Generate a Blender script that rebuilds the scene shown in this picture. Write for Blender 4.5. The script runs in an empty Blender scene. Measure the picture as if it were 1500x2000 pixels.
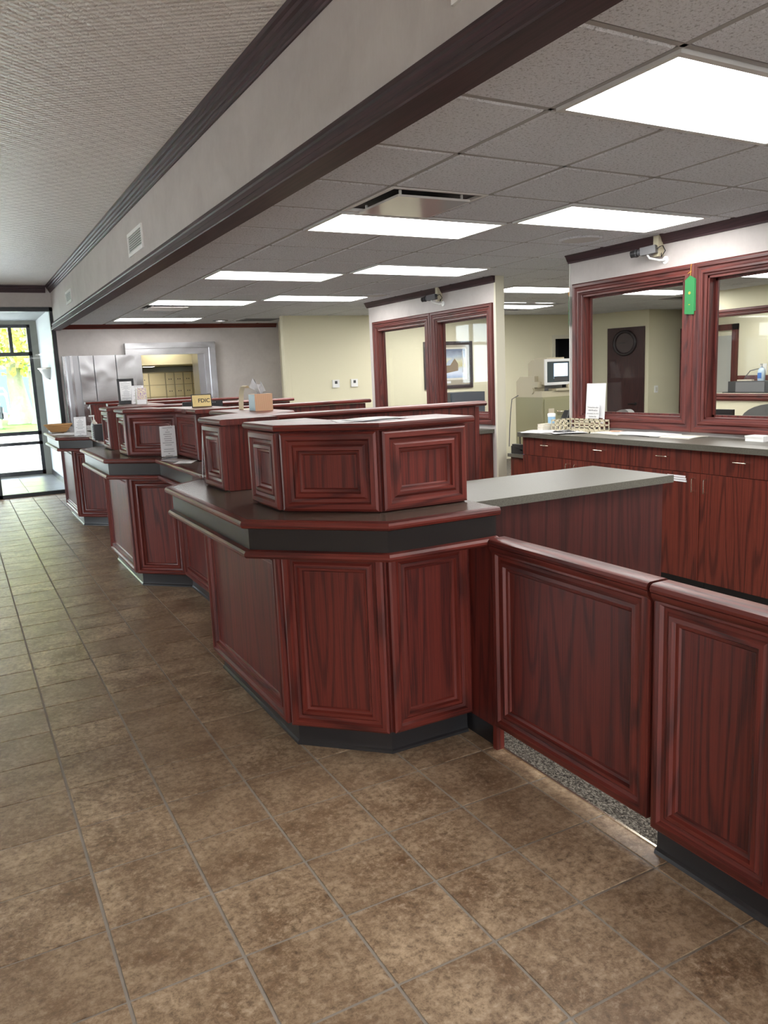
import bpy, bmesh, math, random
from mathutils import Vector, Matrix
random.seed(7)
scn = bpy.context.scene
COL = scn.collection

# ------------------------------------------------------------------ camera, sky, sun, exposure
cam_d = bpy.data.cameras.new('camera'); cam = bpy.data.objects.new('camera', cam_d); COL.objects.link(cam)
cam_d.sensor_fit = 'VERTICAL'; cam_d.sensor_height = 24.0; cam_d.sensor_width = 18.0
cam_d.lens = 1537.8 / 2000 * 24.0
cam_d.clip_start = 0.02; cam_d.clip_end = 400
RM = ((0.87894774, -0.11841989, 0.46198225), (-0.47505395, -0.13182794, 0.87002594), (-0.04212621, -0.98417383, -0.17212571))
cam.matrix_world = Matrix(((RM[0][0], -RM[0][1], -RM[0][2], 0), (RM[1][0], -RM[1][1], -RM[1][2], 0), (RM[2][0], -RM[2][1], -RM[2][2], 1.65), (0, 0, 0, 1)))
scn.camera = cam
SKY, LAMP = 6.2, 8.6
world = bpy.data.worlds.new('sky'); scn.world = world; world.use_nodes = True
bg = world.node_tree.nodes['Background']; bg.inputs[0].default_value = (0.90, 0.95, 1.0, 1); bg.inputs[1].default_value = SKY
sun_d = bpy.data.lights.new('sun', 'SUN'); sun_d.energy = 6.0; sun_d.angle = 0.02; sun_d.color = (1, .96, .88)
sun = bpy.data.objects.new('sun', sun_d); COL.objects.link(sun); sun.rotation_euler = (math.radians(38), math.radians(16), 0)
def portal(loc, rot, sx, sy):
    d = bpy.data.lights.new('sky_portal', 'AREA'); d.shape = 'RECTANGLE'; d.size = sx; d.size_y = sy
    d.cycles.is_portal = True
    o = bpy.data.objects.new('sky_portal', d); COL.objects.link(o); o.location = loc; o.rotation_euler = rot
portal((-4.02, 7.5, 1.45), (0, math.radians(-90), 0), 2.4, 2.4)
portal((-1.1, -5.06, 1.45), (math.radians(90), 0, 0), 5.1, 2.5)
portal((-1.1, 16.72, 1.45), (math.radians(-90), 0, 0), 5.1, 2.8)
vs = scn.view_settings
vs.view_transform = 'Standard'; vs.look = 'None'; vs.exposure = 1.12; vs.gamma = 1.0; vs.use_curve_mapping = False

# ------------------------------------------------------------------ materials
MATS = {}
def newmat(name):
    m = bpy.data.materials.new(name); m.use_nodes = True
    nt = m.node_tree; b = nt.nodes['Principled BSDF']; MATS[name] = m
    return m, nt, b
def N(nt, kind, **kw):
    n = nt.nodes.new(kind)
    for k, v in kw.items():
        if k.startswith('i_'):
            n.inputs[int(k[2:]) if k[2:].isdigit() else k[2:].replace('_', ' ')].default_value = v
        else: setattr(n, k, v)
    return n
def L(nt, a, b): nt.links.new(a, b)
def math_n(nt, op, a, b=None):
    n = nt.nodes.new('ShaderNodeMath'); n.operation = op
    for i, x in enumerate((a, b)):
        if x is None: continue
        if isinstance(x, (int, float)): n.inputs[i].default_value = x
        else: nt.links.new(x, n.inputs[i])
    return n.outputs[0]
def mixc(nt, fac, a, b, mode='MIX'):
    n = nt.nodes.new('ShaderNodeMix'); n.data_type = 'RGBA'; n.blend_type = mode
    for i, x in ((0, fac), (6, a), (7, b)):
        if isinstance(x, (int, float)): n.inputs[i].default_value = x
        elif isinstance(x, tuple): n.inputs[i].default_value = (*x, 1) if len(x) == 3 else x
        else: nt.links.new(x, n.inputs[i])
    return n.outputs[2]
def ramp(nt, fac, stops, interp='LINEAR'):
    n = nt.nodes.new('ShaderNodeValToRGB'); cr = n.color_ramp; cr.interpolation = interp
    while len(cr.elements) < len(stops): cr.elements.new(0.5)
    for e, (p, c) in zip(cr.elements, stops):
        e.position = p; e.color = (*c, 1) if isinstance(c, tuple) else (c, c, c, 1)
    nt.links.new(fac, n.inputs[0]); return n.outputs[0]
def coords(nt, which='Object', scale=(1, 1, 1), rnd=0.0):
    if which == 'World': src = N(nt, 'ShaderNodeNewGeometry').outputs['Position']
    else: src = N(nt, 'ShaderNodeTexCoord').outputs[which]
    if rnd:
        oi = N(nt, 'ShaderNodeObjectInfo')
        a = nt.nodes.new('ShaderNodeCombineXYZ')
        L(nt, math_n(nt, 'MULTIPLY', oi.outputs['Random'], rnd), a.inputs[0]); L(nt, math_n(nt, 'MULTIPLY', oi.outputs['Random'], rnd * .37), a.inputs[1])
        v = nt.nodes.new('ShaderNodeVectorMath'); v.operation = 'ADD'; L(nt, src, v.inputs[0]); L(nt, a.outputs[0], v.inputs[1]); src = v.outputs[0]
    mp = nt.nodes.new('ShaderNodeVectorMath'); mp.operation = 'MULTIPLY'; mp.inputs[1].default_value = scale; L(nt, src, mp.inputs[0])
    return mp.outputs[0]
def noise(nt, vec, scale=1.0, detail=3.0, rough=.55, dist=0.0):
    n = N(nt, 'ShaderNodeTexNoise'); L(nt, vec, n.inputs['Vector'])
    n.inputs['Scale'].default_value = scale; n.inputs['Detail'].default_value = detail
    n.inputs['Roughness'].default_value = rough; n.inputs['Distortion'].default_value = dist
    return n.outputs['Fac']
def bump(nt, b, h, strength=.3, dist=.01):
    n = N(nt, 'ShaderNodeBump'); n.inputs['Strength'].default_value = strength; n.inputs['Distance'].default_value = dist
    L(nt, h, n.inputs['Height']); L(nt, n.outputs[0], b.inputs['Normal'])
def plain(name, col, rough=.5, metal=0.0, spec=.5, bumpy=None, vary=0.0):
    m, nt, b = newmat(name)
    b.inputs['Base Color'].default_value = (*col, 1); b.inputs['Roughness'].default_value = rough
    b.inputs['Metallic'].default_value = metal; b.inputs['Specular IOR Level'].default_value = spec
    if vary:
        f = noise(nt, coords(nt, 'Object', rnd=9), 9, 3)
        L(nt, mixc(nt, f, tuple(c * (1 - vary) for c in col), tuple(min(1, c * (1 + vary)) for c in col)), b.inputs['Base Color'])
    if bumpy: bump(nt, b, noise(nt, coords(nt, 'Object'), bumpy[0], 3), bumpy[1], .004)
    return m
def emit(name, col, s):
    m, nt, b = newmat(name)
    b.inputs['Base Color'].default_value = (.9, .9, .9, 1); b.inputs['Emission Color'].default_value = (*col, 1); b.inputs['Emission Strength'].default_value = s
    return m
def wood(name, base, dark, rough=.34, contour=34.0):
    m, nt, b = newmat(name)
    uv = coords(nt, 'UV', (1, 1, 1), rnd=11.3)
    def sc(v):
        n = nt.nodes.new('ShaderNodeVectorMath'); n.operation = 'MULTIPLY'; n.inputs[1].default_value = v; L(nt, uv, n.inputs[0]); return n.outputs[0]
    big = noise(nt, sc((.50, 6.0, 1)), 1.0, 1.2, .4, .15)
    ring = math_n(nt, 'SINE', math_n(nt, 'MULTIPLY', big, contour * 2.6))
    ring = ramp(nt, math_n(nt, 'ADD', math_n(nt, 'MULTIPLY', ring, .5), .5), [(.50, 0.0), (.80, .55), (.96, 1.0)])
    pores = noise(nt, sc((6, 420, 1)), 1.0, 2.5, .6)
    streak = noise(nt, sc((.9, 120, 1)), 1.0, 2.0, .55)
    tone = noise(nt, sc((.7, 2.0, 1)), 1.0, 2.0)
    lines = math_n(nt, 'MULTIPLY', ring, ramp(nt, pores, [(.34, .30), (.60, 1.0)]))
    lo = tuple(c * .86 for c in base); hi = tuple(c * 1.18 for c in base)
    c1 = mixc(nt, tone, lo, hi)
    c2 = mixc(nt, math_n(nt, 'MULTIPLY', lines, .80), c1, dark)
    c3 = mixc(nt, ramp(nt, streak, [(.46, .0), (.72, .55)]), c2, dark)
    c4 = mixc(nt, ramp(nt, pores, [(.54, .0), (.70, .55)]), c3, dark)
    L(nt, c4, b.inputs['Base Color'])
    b.inputs['Roughness'].default_value = rough; b.inputs['Specular IOR Level'].default_value = .38
    b.inputs['Coat Weight'].default_value = .06; b.inputs['Coat Roughness'].default_value = .2
    bump(nt, b, pores, .12, .002)
    return m
WOOD = wood('cherry_oak', (.128, .0205, .0135), (.024, .005, .0048), .40, 22)
WOODV = wood('cherry_oak_veneer', (.120, .0185, .0120), (.023, .0046, .0045), .42, 20)
WOODC = wood('cherry_oak_cabinet', (.142, .027, .0155), (.027, .006, .005), .46, 24)
WOODF = wood('cherry_oak_frame', (.125, .028, .022), (.030, .008, .008), .46, 34)
WOODT = wood('purple_oak_trim', (.055, .024, .029), (.020, .010, .014), .52, 30)
KICK = plain('dark_vinyl_kick', (.016, .015, .016), .28, 0, .6)
FASC = plain('dark_laminate_fascia', (.016, .013, .012), .34, 0, .4)
def laminate(name, a, c, rough):
    m, nt, b = newmat(name); v = coords(nt, 'World')
    f = noise(nt, v, 420, 2, .6); g = noise(nt, v, 5, 2)
    col = mixc(nt, ramp(nt, f, [(.36, 0.0), (.62, 1.0)]), a, c); col = mixc(nt, math_n(nt, 'MULTIPLY', g, .25), col, tuple(x * .8 for x in a))
    L(nt, col, b.inputs['Base Color']); b.inputs['Roughness'].default_value = rough; return m
LAMD = laminate('brown_laminate', (.045, .034, .027), (.105, .083, .066), .27)
LAMG = laminate('grey_laminate', (.062, .058, .044), (.135, .127, .105), .40)
WHITE = plain('white_paint', (.80, .80, .78), .45)
CREAM = plain('cream_wall_paint', (.72, .68, .50), .6, 0, .3, (60, .05))
CREAM2 = plain('cream_plastic', (.52, .47, .335), .42)
BEIGE = plain('beige_metal', (.31, .295, .175), .4)
BLACK = plain('black_plastic', (.012, .012, .013), .35)
DGREY = plain('dark_grey_plastic', (.06, .062, .066), .4)
GREY = plain('grey_plastic', (.22, .22, .23), .42)
PAPER = plain('white_paper', (.68, .68, .69), .6, 0, .3)
PAPER2 = plain('cream_paper', (.66, .63, .55), .6, 0, .3)
CHROME = plain('polished_brass_nickel', (.80, .72, .58), .18, 1.0)
BFRAME = plain('black_aluminium', (.010, .010, .012), .35, .2)
GREEN = plain('green_satin_ribbon', (.015, .17, .045), .4, 0, .6)
GOLD = plain('gold_print', (.55, .42, .10), .35, .6)
ORANGE = plain('orange_paper', (.85, .25, .06), .5)
BLUE = plain('blue_plastic', (.05, .18, .55), .35)
CLOTH = plain('grey_chair_fabric', (.21, .21, .20), .9, 0, .2, (400, .4), .12)
WICK = plain('wicker_basket', (.42, .23, .09), .55, 0, .4, (160, .5), .25)
CARD = plain('tan_card', (.62, .55, .42), .55)
def steel(name, col, rough, wav):
    m, nt, b = newmat(name); b.inputs['Base Color'].default_value = (*col, 1); b.inputs['Metallic'].default_value = 1; b.inputs['Roughness'].default_value = rough
    h = noise(nt, coords(nt, 'Object', (1.4, 1.4, 1.9)), 1.3, 1.2, .4, .4); bump(nt, b, h, .55, wav); return m
STEEL = steel('stainless_steel', (.45, .45, .46), .20, .022)
STEELD = steel('dark_steel', (.36, .36, .37), .28, .008)
def glassmat(name, tint, refl):
    m, nt, b = newmat(name); nt.nodes.remove(b); out = nt.nodes['Material Output']
    t = N(nt, 'ShaderNodeBsdfTransparent'); t.inputs[0].default_value = (*tint, 1)
    g = N(nt, 'ShaderNodeBsdfGlossy'); g.inputs['Roughness'].default_value = .02
    lw = N(nt, 'ShaderNodeLayerWeight'); lw.inputs[0].default_value = .5
    fr = math_n(nt, 'ADD', math_n(nt, 'MULTIPLY', math_n(nt, 'POWER', lw.outputs['Facing'], 5.0), .9), refl)
    mx = N(nt, 'ShaderNodeMixShader'); L(nt, fr, mx.inputs[0]); L(nt, t.outputs[0], mx.inputs[1]); L(nt, g.outputs[0], mx.inputs[2]); L(nt, mx.outputs[0], out.inputs[0]); return m
GLASS = glassmat('clear_window_glass', (.975, .98, .975), .02)
GLASSD = glassmat('storefront_glass', (.93, .955, .965), .03)
ACRY = glassmat('clear_acrylic', (.975, .98, .985), .04)
def wallpaper():
    m, nt, b = newmat('mottled_wallpaper'); v = coords(nt, 'World')
    a = noise(nt, v, 3.2, 4, .6, .6); f = noise(nt, v, 22, 4, .65); k = noise(nt, coords(nt, 'World', (90, 90, 16)), 1, 2)
    c = mixc(nt, ramp(nt, a, [(.3, 0.0), (.7, 1.0)]), (.415, .368, .350), (.535, .485, .460))
    c = mixc(nt, math_n(nt, 'MULTIPLY', f, .55), c, (.56, .54, .52)); c = mixc(nt, math_n(nt, 'MULTIPLY', k, .3), c, (.38, .35, .335))
    L(nt, c, b.inputs['Base Color']); b.inputs['Roughness'].default_value = .55; bump(nt, b, f, .12, .003); return m
WALLP = wallpaper()
def tin():
    m, nt, b = newmat('embossed_ceiling_paper')
    v = coords(nt, 'World', (1, 1, 1))
    sx = N(nt, 'ShaderNodeSeparateXYZ'); L(nt, v, sx.inputs[0])
    wv = noise(nt, v, 7, 2)
    def band(o, k, ph=0.0): return math_n(nt, 'SINE', math_n(nt, 'ADD', math_n(nt, 'MULTIPLY', o, k), ph))
    P = 2 * math.pi / .13
    p1 = math_n(nt, 'MULTIPLY', band(sx.outputs[0], P), band(sx.outputs[1], P))
    p2 = math_n(nt, 'MULTIPLY', band(sx.outputs[0], P * 2, .8), band(sx.outputs[1], P * 3))
    vo = N(nt, 'ShaderNodeTexVoronoi'); vo.inputs['Scale'].default_value = 26; vo.feature = 'DISTANCE_TO_EDGE'; L(nt, v, vo.inputs['Vector'])
    sw = noise(nt, v, 34, 3, .6, 1.8)
    hgt = math_n(nt, 'ADD', math_n(nt, 'ADD', math_n(nt, 'MULTIPLY', p1, .7), math_n(nt, 'MULTIPLY', p2, .75)), math_n(nt, 'ADD', math_n(nt, 'MULTIPLY', sw, 1.3), math_n(nt, 'MULTIPLY', ramp(nt, vo.outputs['Distance'], [(0, 0.0), (.12, 1.0)]), .25)))
    L(nt, mixc(nt, wv, (.74, .70, .66), (.82, .78, .735)), b.inputs['Base Color']); b.inputs['Roughness'].default_value = .34
    bump(nt, b, hgt, .55, .009); return m
TIN = tin()
def acoustic():
    m, nt, b = newmat('fissured_acoustic_tile'); v = coords(nt, 'World')
    f = noise(nt, v, 75, 4, .7, .3); g = noise(nt, v, 190, 2, .6)
    c = mixc(nt, ramp(nt, f, [(.34, 0.0), (.46, 1.0)]), (.42, .43, .45), (.80, .82, .86)); c = mixc(nt, ramp(nt, g, [(.3, .35), (.5, 0.0)]), c, (.40, .405, .415))
    L(nt, c, b.inputs['Base Color']); b.inputs['Roughness'].default_value = .85; b.inputs['Specular IOR Level'].default_value = .2
    bump(nt, b, f, .9, .014); return m
ACOU = acoustic()
def floor_tile():
    m, nt, b = newmat('brown_ceramic_tile'); v = coords(nt, 'World', rnd=37)
    oi = N(nt, 'ShaderNodeObjectInfo')
    a = noise(nt, v, 5.0, 4, .6, .4); f = noise(nt, v, 34, 8, .8, .2); s = noise(nt, v, 190, 3, .6)
    c = mixc(nt, ramp(nt, a, [(.30, 0.0), (.50, .5), (.70, 1.0)]), (.195, .112, .058), (.54, .395, .255))
    c = mixc(nt, ramp(nt, f, [(.36, .85), (.52, 0.0)]), c, (.090, .055, .034)); c = mixc(nt, ramp(nt, f, [(.52, 0.0), (.70, .75)]), c, (.68, .555, .415))
    c = mixc(nt, ramp(nt, s, [(.62, 0.0), (.74, .5)]), c, (.07, .045, .03))
    c = mixc(nt, math_n(nt, 'MULTIPLY', oi.outputs['Random'], .45), c, (.21, .135, .080))
    L(nt, c, b.inputs['Base Color']); L(nt, ramp(nt, f, [(.3, .32), (.7, .46)]), b.inputs['Roughness']); b.inputs['Specular IOR Level'].default_value = .5
    bump(nt, b, math_n(nt, 'ADD', a, math_n(nt, 'MULTIPLY', f, .5)), .16, .006); return m
TILE = floor_tile()
GROUT = plain('grey_grout', (.36, .325, .285), .85, 0, .2, (150, .4), .15)
def carpet_m():
    m, nt, b = newmat('berber_carpet'); v = coords(nt, 'World', (1, 1, 1))
    vo = N(nt, 'ShaderNodeTexVoronoi'); vo.inputs['Scale'].default_value = 210; L(nt, coords(nt, 'World', (1, .6, 1)), vo.inputs['Vector'])
    rr = N(nt, 'ShaderNodeSeparateColor'); L(nt, vo.outputs['Color'], rr.inputs[0])
    L(nt, ramp(nt, rr.outputs[0], [(0.0, (.035, .03, .026)), (.5, (.12, .105, .088)), (1.0, (.27, .245, .205))]), b.inputs['Base Color']); b.inputs['Roughness'].default_value = .95
    b.inputs['Specular IOR Level'].default_value = .1
    bump(nt, b, math_n(nt, 'SUBTRACT', 1.0, vo.outputs['Distance']), .9, .008); return m
CARPET = carpet_m()
def doc(name, bg_c=(.80, .80, .80), ink=(.32, .32, .34), lines=22.0):
    # printed page: UV 0..1 over the sheet, rows of ragged grey text
    m, nt, b = newmat(name); tc = N(nt, 'ShaderNodeTexCoord'); sx = N(nt, 'ShaderNodeSeparateXYZ'); L(nt, tc.outputs['UV'], sx.inputs[0])
    row = math_n(nt, 'MULTIPLY', sx.outputs[1], lines); fr = math_n(nt, 'FRACT', row); fl = math_n(nt, 'FLOOR', row)
    wn = N(nt, 'ShaderNodeTexWhiteNoise', noise_dimensions='1D'); L(nt, fl, wn.inputs['W'])
    half = math_n(nt, 'MULTIPLY', wn.outputs['Value'], .40)
    on = math_n(nt, 'MULTIPLY', math_n(nt, 'LESS_THAN', math_n(nt, 'ABSOLUTE', math_n(nt, 'SUBTRACT', sx.outputs[0], .5)), half), math_n(nt, 'LESS_THAN', fr, .42))
    L(nt, mixc(nt, math_n(nt, 'MULTIPLY', on, .75), bg_c, ink), b.inputs['Base Color']); b.inputs['Roughness'].default_value = .5; return m
DOC = doc('printed_page'); DOC2 = doc('printed_notice', (.76, .76, .77), (.28, .28, .30), 14)
def flyer():
    m, nt, b = newmat('colour_flyer'); f = noise(nt, coords(nt, 'UV'), 7, 3)
    L(nt, ramp(nt, f, [(.3, (.16, .10, .30)), (.45, (.50, .38, .45)), (.55, (.60, .52, .30)), (.7, (.75, .70, .72))]), b.inputs['Base Color']); return m
FLYER = flyer()
def painting():
    m, nt, b = newmat('winter_painting'); v = coords(nt, 'UV'); sx = N(nt, 'ShaderNodeSeparateXYZ'); L(nt, v, sx.inputs[0])
    n = noise(nt, v, 6, 4, .6, .6); y = math_n(nt, 'ADD', sx.outputs[1], math_n(nt, 'MULTIPLY', math_n(nt, 'SUBTRACT', n, .5), .25))
    c = ramp(nt, y, [(.0, (.30, .40, .60)), (.18, (.66, .72, .82)), (.3, (.58, .64, .72)), (.42, (.55, .50, .26)), (.6, (.62, .60, .44)), (.74, (.36, .42, .52)), (.95, (.16, .19, .26))])
    L(nt, c, b.inputs['Base Color']); b.inputs['Roughness'].default_value = .4; return m
PAINT = painting()
def tissuebox():
    m, nt, b = newmat('striped_tissue_carton'); sx = N(nt, 'ShaderNodeSeparateXYZ'); L(nt, coords(nt, 'Object'), sx.inputs[0])
    s = math_n(nt, 'SINE', math_n(nt, 'MULTIPLY', sx.outputs[0], 900)); L(nt, mixc(nt, ramp(nt, s, [(.4, 0.0), (.6, 1.0)]), (.55, .30, .17), (.70, .48, .30)), b.inputs['Base Color']); return m
TISSB = tissuebox()
LEAF = plain('spring_leaf', (.62, .62, .12), .6, 0, .3, None, .45)
BARK = plain('bark', (.34, .30, .24), .9, 0, .1, (14, .8), .3)
GRASS = plain('lawn_green', (.12, .30, .05), .9, 0, .1, (40, .5), .3)
CONC = plain('pale_concrete', (.60, .58, .55), .85, 0, .2, (8, .2), .06)
BLDG = plain('blue_grey_siding', (.10, .14, .22), .7)
CAR = plain('dark_car_paint', (.02, .025, .03), .2, .3)
WLIT = emit('fluorescent_diffuser', (1.0, .988, .965), LAMP)
SCREEN = emit('pale_blue_screen', (.45, .70, 1.0), .8)

# ------------------------------------------------------------------ builders
WLOC = {}
XF = [Matrix.Identity(4)]
class at:
    def __init__(s, loc, rz=0.0, rx=0.0): s.m = Matrix.Translation(loc) @ Matrix.Rotation(rz, 4, 'Z') @ Matrix.Rotation(rx, 4, 'X')
    def __enter__(s): XF.append(XF[-1] @ s.m); return s
    def __exit__(s, *a): XF.pop()
def wl(o): return WLOC.get(o.name, Vector((0, 0, 0))) if o else Vector((0, 0, 0))
def tag(o, label=None, cat=None, group=None, kind=None):
    if label: o['label'] = label
    if cat: o['category'] = cat
    if group: o['group'] = group
    if kind: o['kind'] = kind
    return o
def thing(name, label, cat, loc=(0, 0, 0), group=None, kind=None):
    o = bpy.data.objects.new(name, None); COL.objects.link(o); o.empty_display_size = .1
    w = XF[-1] @ Vector(loc); o.location = w; WLOC[o.name] = w
    return tag(o, label, cat, group, kind)
def finish(name, bm, mat, parent=None, grain=(0, 0, 1), bev=0.0, smooth=None, uv='grain', seg=1):
    """mesh from a bmesh given in the current frame; parent world location subtracted"""
    if bev:
        es = [e for e in bm.edges if len(e.link_faces) == 2 and e.calc_face_angle(0) > .5]
        bmesh.ops.bevel(bm, geom=es, offset=bev, segments=seg, affect='EDGES', profile=.6, clamp_overlap=True)
    bmesh.ops.recalc_face_normals(bm, faces=bm.faces)
    lay = bm.loops.layers.uv.active
    if lay is None:
        lay = bm.loops.layers.uv.new('UVMap'); g = Vector(grain).normalized()
        for f in bm.faces:
            n = f.normal
            if uv == 'grain':
                if abs(n.dot(g)) > .9: a = n.orthogonal().normalized()
                else: a = g
                a = (a - n * a.dot(n)).normalized(); c = n.cross(a)
                for lp in f.loops: lp[lay].uv = (lp.vert.co.dot(a), lp.vert.co.dot(c))
    M = XF[-1].copy(); M.translation = M.translation - wl(parent)
    bm.transform(M)
    me = bpy.data.meshes.new(name); bm.to_mesh(me); bm.free()
    if smooth is not None:
        for p in me.polygons: p.use_smooth = True
        me.set_sharp_from_angle(angle=math.radians(smooth))
    me.materials.append(mat)
    o = bpy.data.objects.new(name, me); COL.objects.link(o)
    if parent:
        o.parent = parent; WLOC[o.name] = wl(parent)
    return o
def bm_box(bm, lo, hi):
    vs_ = [bm.verts.new((x, y, z)) for x in (lo[0], hi[0]) for y in (lo[1], hi[1]) for z in (lo[2], hi[2])]
    for f in ((0, 1, 3, 2), (4, 6, 7, 5), (0, 4, 5, 1), (2, 3, 7, 6), (0, 2, 6, 4), (1, 5, 7, 3)): bm.faces.new([vs_[i] for i in f])
def box(name, lo, hi, mat, parent=None, bev=0.0, grain=(0, 0, 1), seg=1):
    bm = bmesh.new(); bm_box(bm, lo, hi); return finish(name, bm, mat, parent, grain, bev, None, 'grain', seg)
def boxes(name, lst, mat, parent=None, grain=(0, 0, 1), bev=0.0):
    bm = bmesh.new()
    for lo, hi in lst: bm_box(bm, lo, hi)
    return finish(name, bm, mat, parent, grain, bev)
def prism(name, pts, z0, z1, mat, parent=None, bev=0.0, grain=(0, 0, 1), axis='z'):
    bm = bmesh.new()
    def P(p, h): return {'z': (p[0], p[1], h), 'y': (p[0], h, p[1]), 'x': (h, p[0], p[1])}[axis]
    lo = [bm.verts.new(P(p, z0)) for p in pts]; hi = [bm.verts.new(P(p, z1)) for p in pts]
    bm.faces.new(lo); bm.faces.new(hi); n = len(pts)
    for i in range(n): bm.faces.new((lo[i], lo[(i + 1) % n], hi[(i + 1) % n], hi[i]))
    return finish(name, bm, mat, parent, grain, bev)
def sweep_bm(bm, path, axis, prof, closed=False, pre=None, post=None, pclosed=True):
    """prof: (a,b) a along left side of path (axis x dir), b along axis; mitred"""
    ax = Vector(axis).normalized(); P = [Vector(p) for p in path]; n = len(P)
    lay = bm.loops.layers.uv.active or bm.loops.layers.uv.new('UVMap')
    rings = []; lens = [0.0]
    for i in range(n):
        a = P[i - 1] if (i > 0 or closed) else (Vector(pre) if pre else None)
        c = P[(i + 1) % n] if (i < n - 1 or closed) else (Vector(post) if post else None)
        d1 = (P[i] - a).normalized() if a is not None else (c - P[i]).normalized()
        d2 = (c - P[i]).normalized() if c is not None else d1
        s1 = ax.cross(d1); s2 = ax.cross(d2); m = (s1 + s2) / max(.2, 1 + s1.dot(s2))
        rings.append([bm.verts.new(P[i] + m * q[0] + ax * q[1]) for q in prof])
        if i: lens.append(lens[-1] + (P[i] - P[i - 1]).length)
    pv = [0.0]
    for k in range(1, len(prof) + 1): pv.append(pv[-1] + (Vector(prof[k % len(prof)]) - Vector(prof[k - 1])).length)
    K = len(prof) if pclosed else len(prof) - 1
    for i in range(n if closed else n - 1):
        j = (i + 1) % n; u0 = lens[i]; u1 = u0 + (P[j] - P[i]).length
        for k in range(K):
            k2 = (k + 1) % len(prof)
            f = bm.faces.new((rings[i][k], rings[j][k], rings[j][k2], rings[i][k2]))
            for lp, u in zip(f.loops, ((u0, pv[k]), (u1, pv[k]), (u1, pv[k + 1]), (u0, pv[k + 1]))): lp[lay].uv = u
    if not closed and pclosed:
        for r in (rings[0], rings[-1]):
            f = bm.faces.new(r)
            for lp, q in zip(f.loops, prof): lp[lay].uv = (q[1], q[0])
def sweep(name, path, axis, prof, mat, parent=None, closed=False, pre=None, post=None, smooth=28, pclosed=True):
    bm = bmesh.new(); sweep_bm(bm, path, axis, prof, closed, pre, post, pclosed); return finish(name, bm, mat, parent, smooth=smooth)
def p3(path, z=0.0): return [(p[0], p[1], z) for p in path]
def cyl(name, p0, p1, r, mat, parent=None, segs=14, r2=None):
    bm = bmesh.new(); a, b = Vector(p0), Vector(p1); d = b - a; q = d.to_track_quat('Z', 'Y').to_matrix().to_4x4()
    bmesh.ops.create_cone(bm, cap_ends=True, segments=segs, radius1=r, radius2=r if r2 is None else r2, depth=d.length, matrix=Matrix.Translation((a + b) / 2) @ q)
    return finish(name, bm, mat, parent, smooth=40)
def tube(name, pts, r, mat, parent=None, segs=8):
    bm = bmesh.new(); P = [Vector(p) for p in pts]; rings = []
    for i, p in enumerate(P):
        t = (P[min(i + 1, len(P) - 1)] - P[max(i - 1, 0)]).normalized(); u = t.cross(Vector((.13, .31, .94))).normalized(); w = t.cross(u)
        rings.append([bm.verts.new(p + (u * math.cos(2 * math.pi * k / segs) + w * math.sin(2 * math.pi * k / segs)) * r) for k in range(segs)])
    for i in range(len(P) - 1):
        for k in range(segs): bm.faces.new((rings[i][k], rings[i][(k + 1) % segs], rings[i + 1][(k + 1) % segs], rings[i + 1][k]))
    bm.faces.new(rings[0]); bm.faces.new(rings[-1])
    return finish(name, bm, mat, parent, smooth=60)
def lathe(name, prof, c, mat, parent=None, segs=24, sx=1.0, sy=1.0, cap=True):
    bm = bmesh.new(); rings = []
    for r, z in prof: rings.append([bm.verts.new((c[0] + sx * r * math.cos(2 * math.pi * k / segs), c[1] + sy * r * math.sin(2 * math.pi * k / segs), c[2] + z)) for k in range(segs)])
    for i in range(len(rings) - 1):
        for k in range(segs): bm.faces.new((rings[i][k], rings[i][(k + 1) % segs], rings[i + 1][(k + 1) % segs], rings[i + 1][k]))
    if cap and prof[0][0] > 1e-4: bm.faces.new(rings[0])
    if cap and prof[-1][0] > 1e-4: bm.faces.new(rings[-1])
    bmesh.ops.remove_doubles(bm, verts=bm.verts, dist=1e-6)
    return finish(name, bm, mat, parent, smooth=40)
def page(name, o, u, v, mat, parent=None, th=.0015, curl=0.0, nu=8):
    """printed sheet from corner o with edge vectors u, v; UV 0..1; thickness along the normal"""
    bm = bmesh.new(); lay = bm.loops.layers.uv.new('UVMap'); o, u, v = Vector(o), Vector(u), Vector(v); n = u.cross(v).normalized()
    G = {}
    for i in range(nu + 1):
        for j in (0, 1):
            s = i / nu; b = curl * (4 * s * (1 - s)); 
            for k in (0, 1): G[i, j, k] = bm.verts.new(o + u * s + v * j + n * (b + th * k))
    def F(keys, uvs):
        f = bm.faces.new([G[k] for k in keys])
        for lp, q in zip(f.loops, uvs): lp[lay].uv = q
    for i in range(nu):
        a, b = i / nu, (i + 1) / nu
        F([(i, 0, 1), (i + 1, 0, 1), (i + 1, 1, 1), (i, 1, 1)], [(a, 0), (b, 0), (b, 1), (a, 1)])
        F([(i, 0, 0), (i, 1, 0), (i + 1, 1, 0), (i + 1, 0, 0)], [(a, 0), (a, 0), (b, 0), (b, 0)])
        for j in (0, 1): F([(i, j, 0), (i + 1, j, 0), (i + 1, j, 1), (i, j, 1)], [(0, 0)] * 4)
    for i in (0, nu): F([(i, 0, 0), (i, 1, 0), (i, 1, 1), (i, 0, 1)], [(0, 0)] * 4)
    return finish(name, bm, mat, parent, smooth=40)
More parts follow.
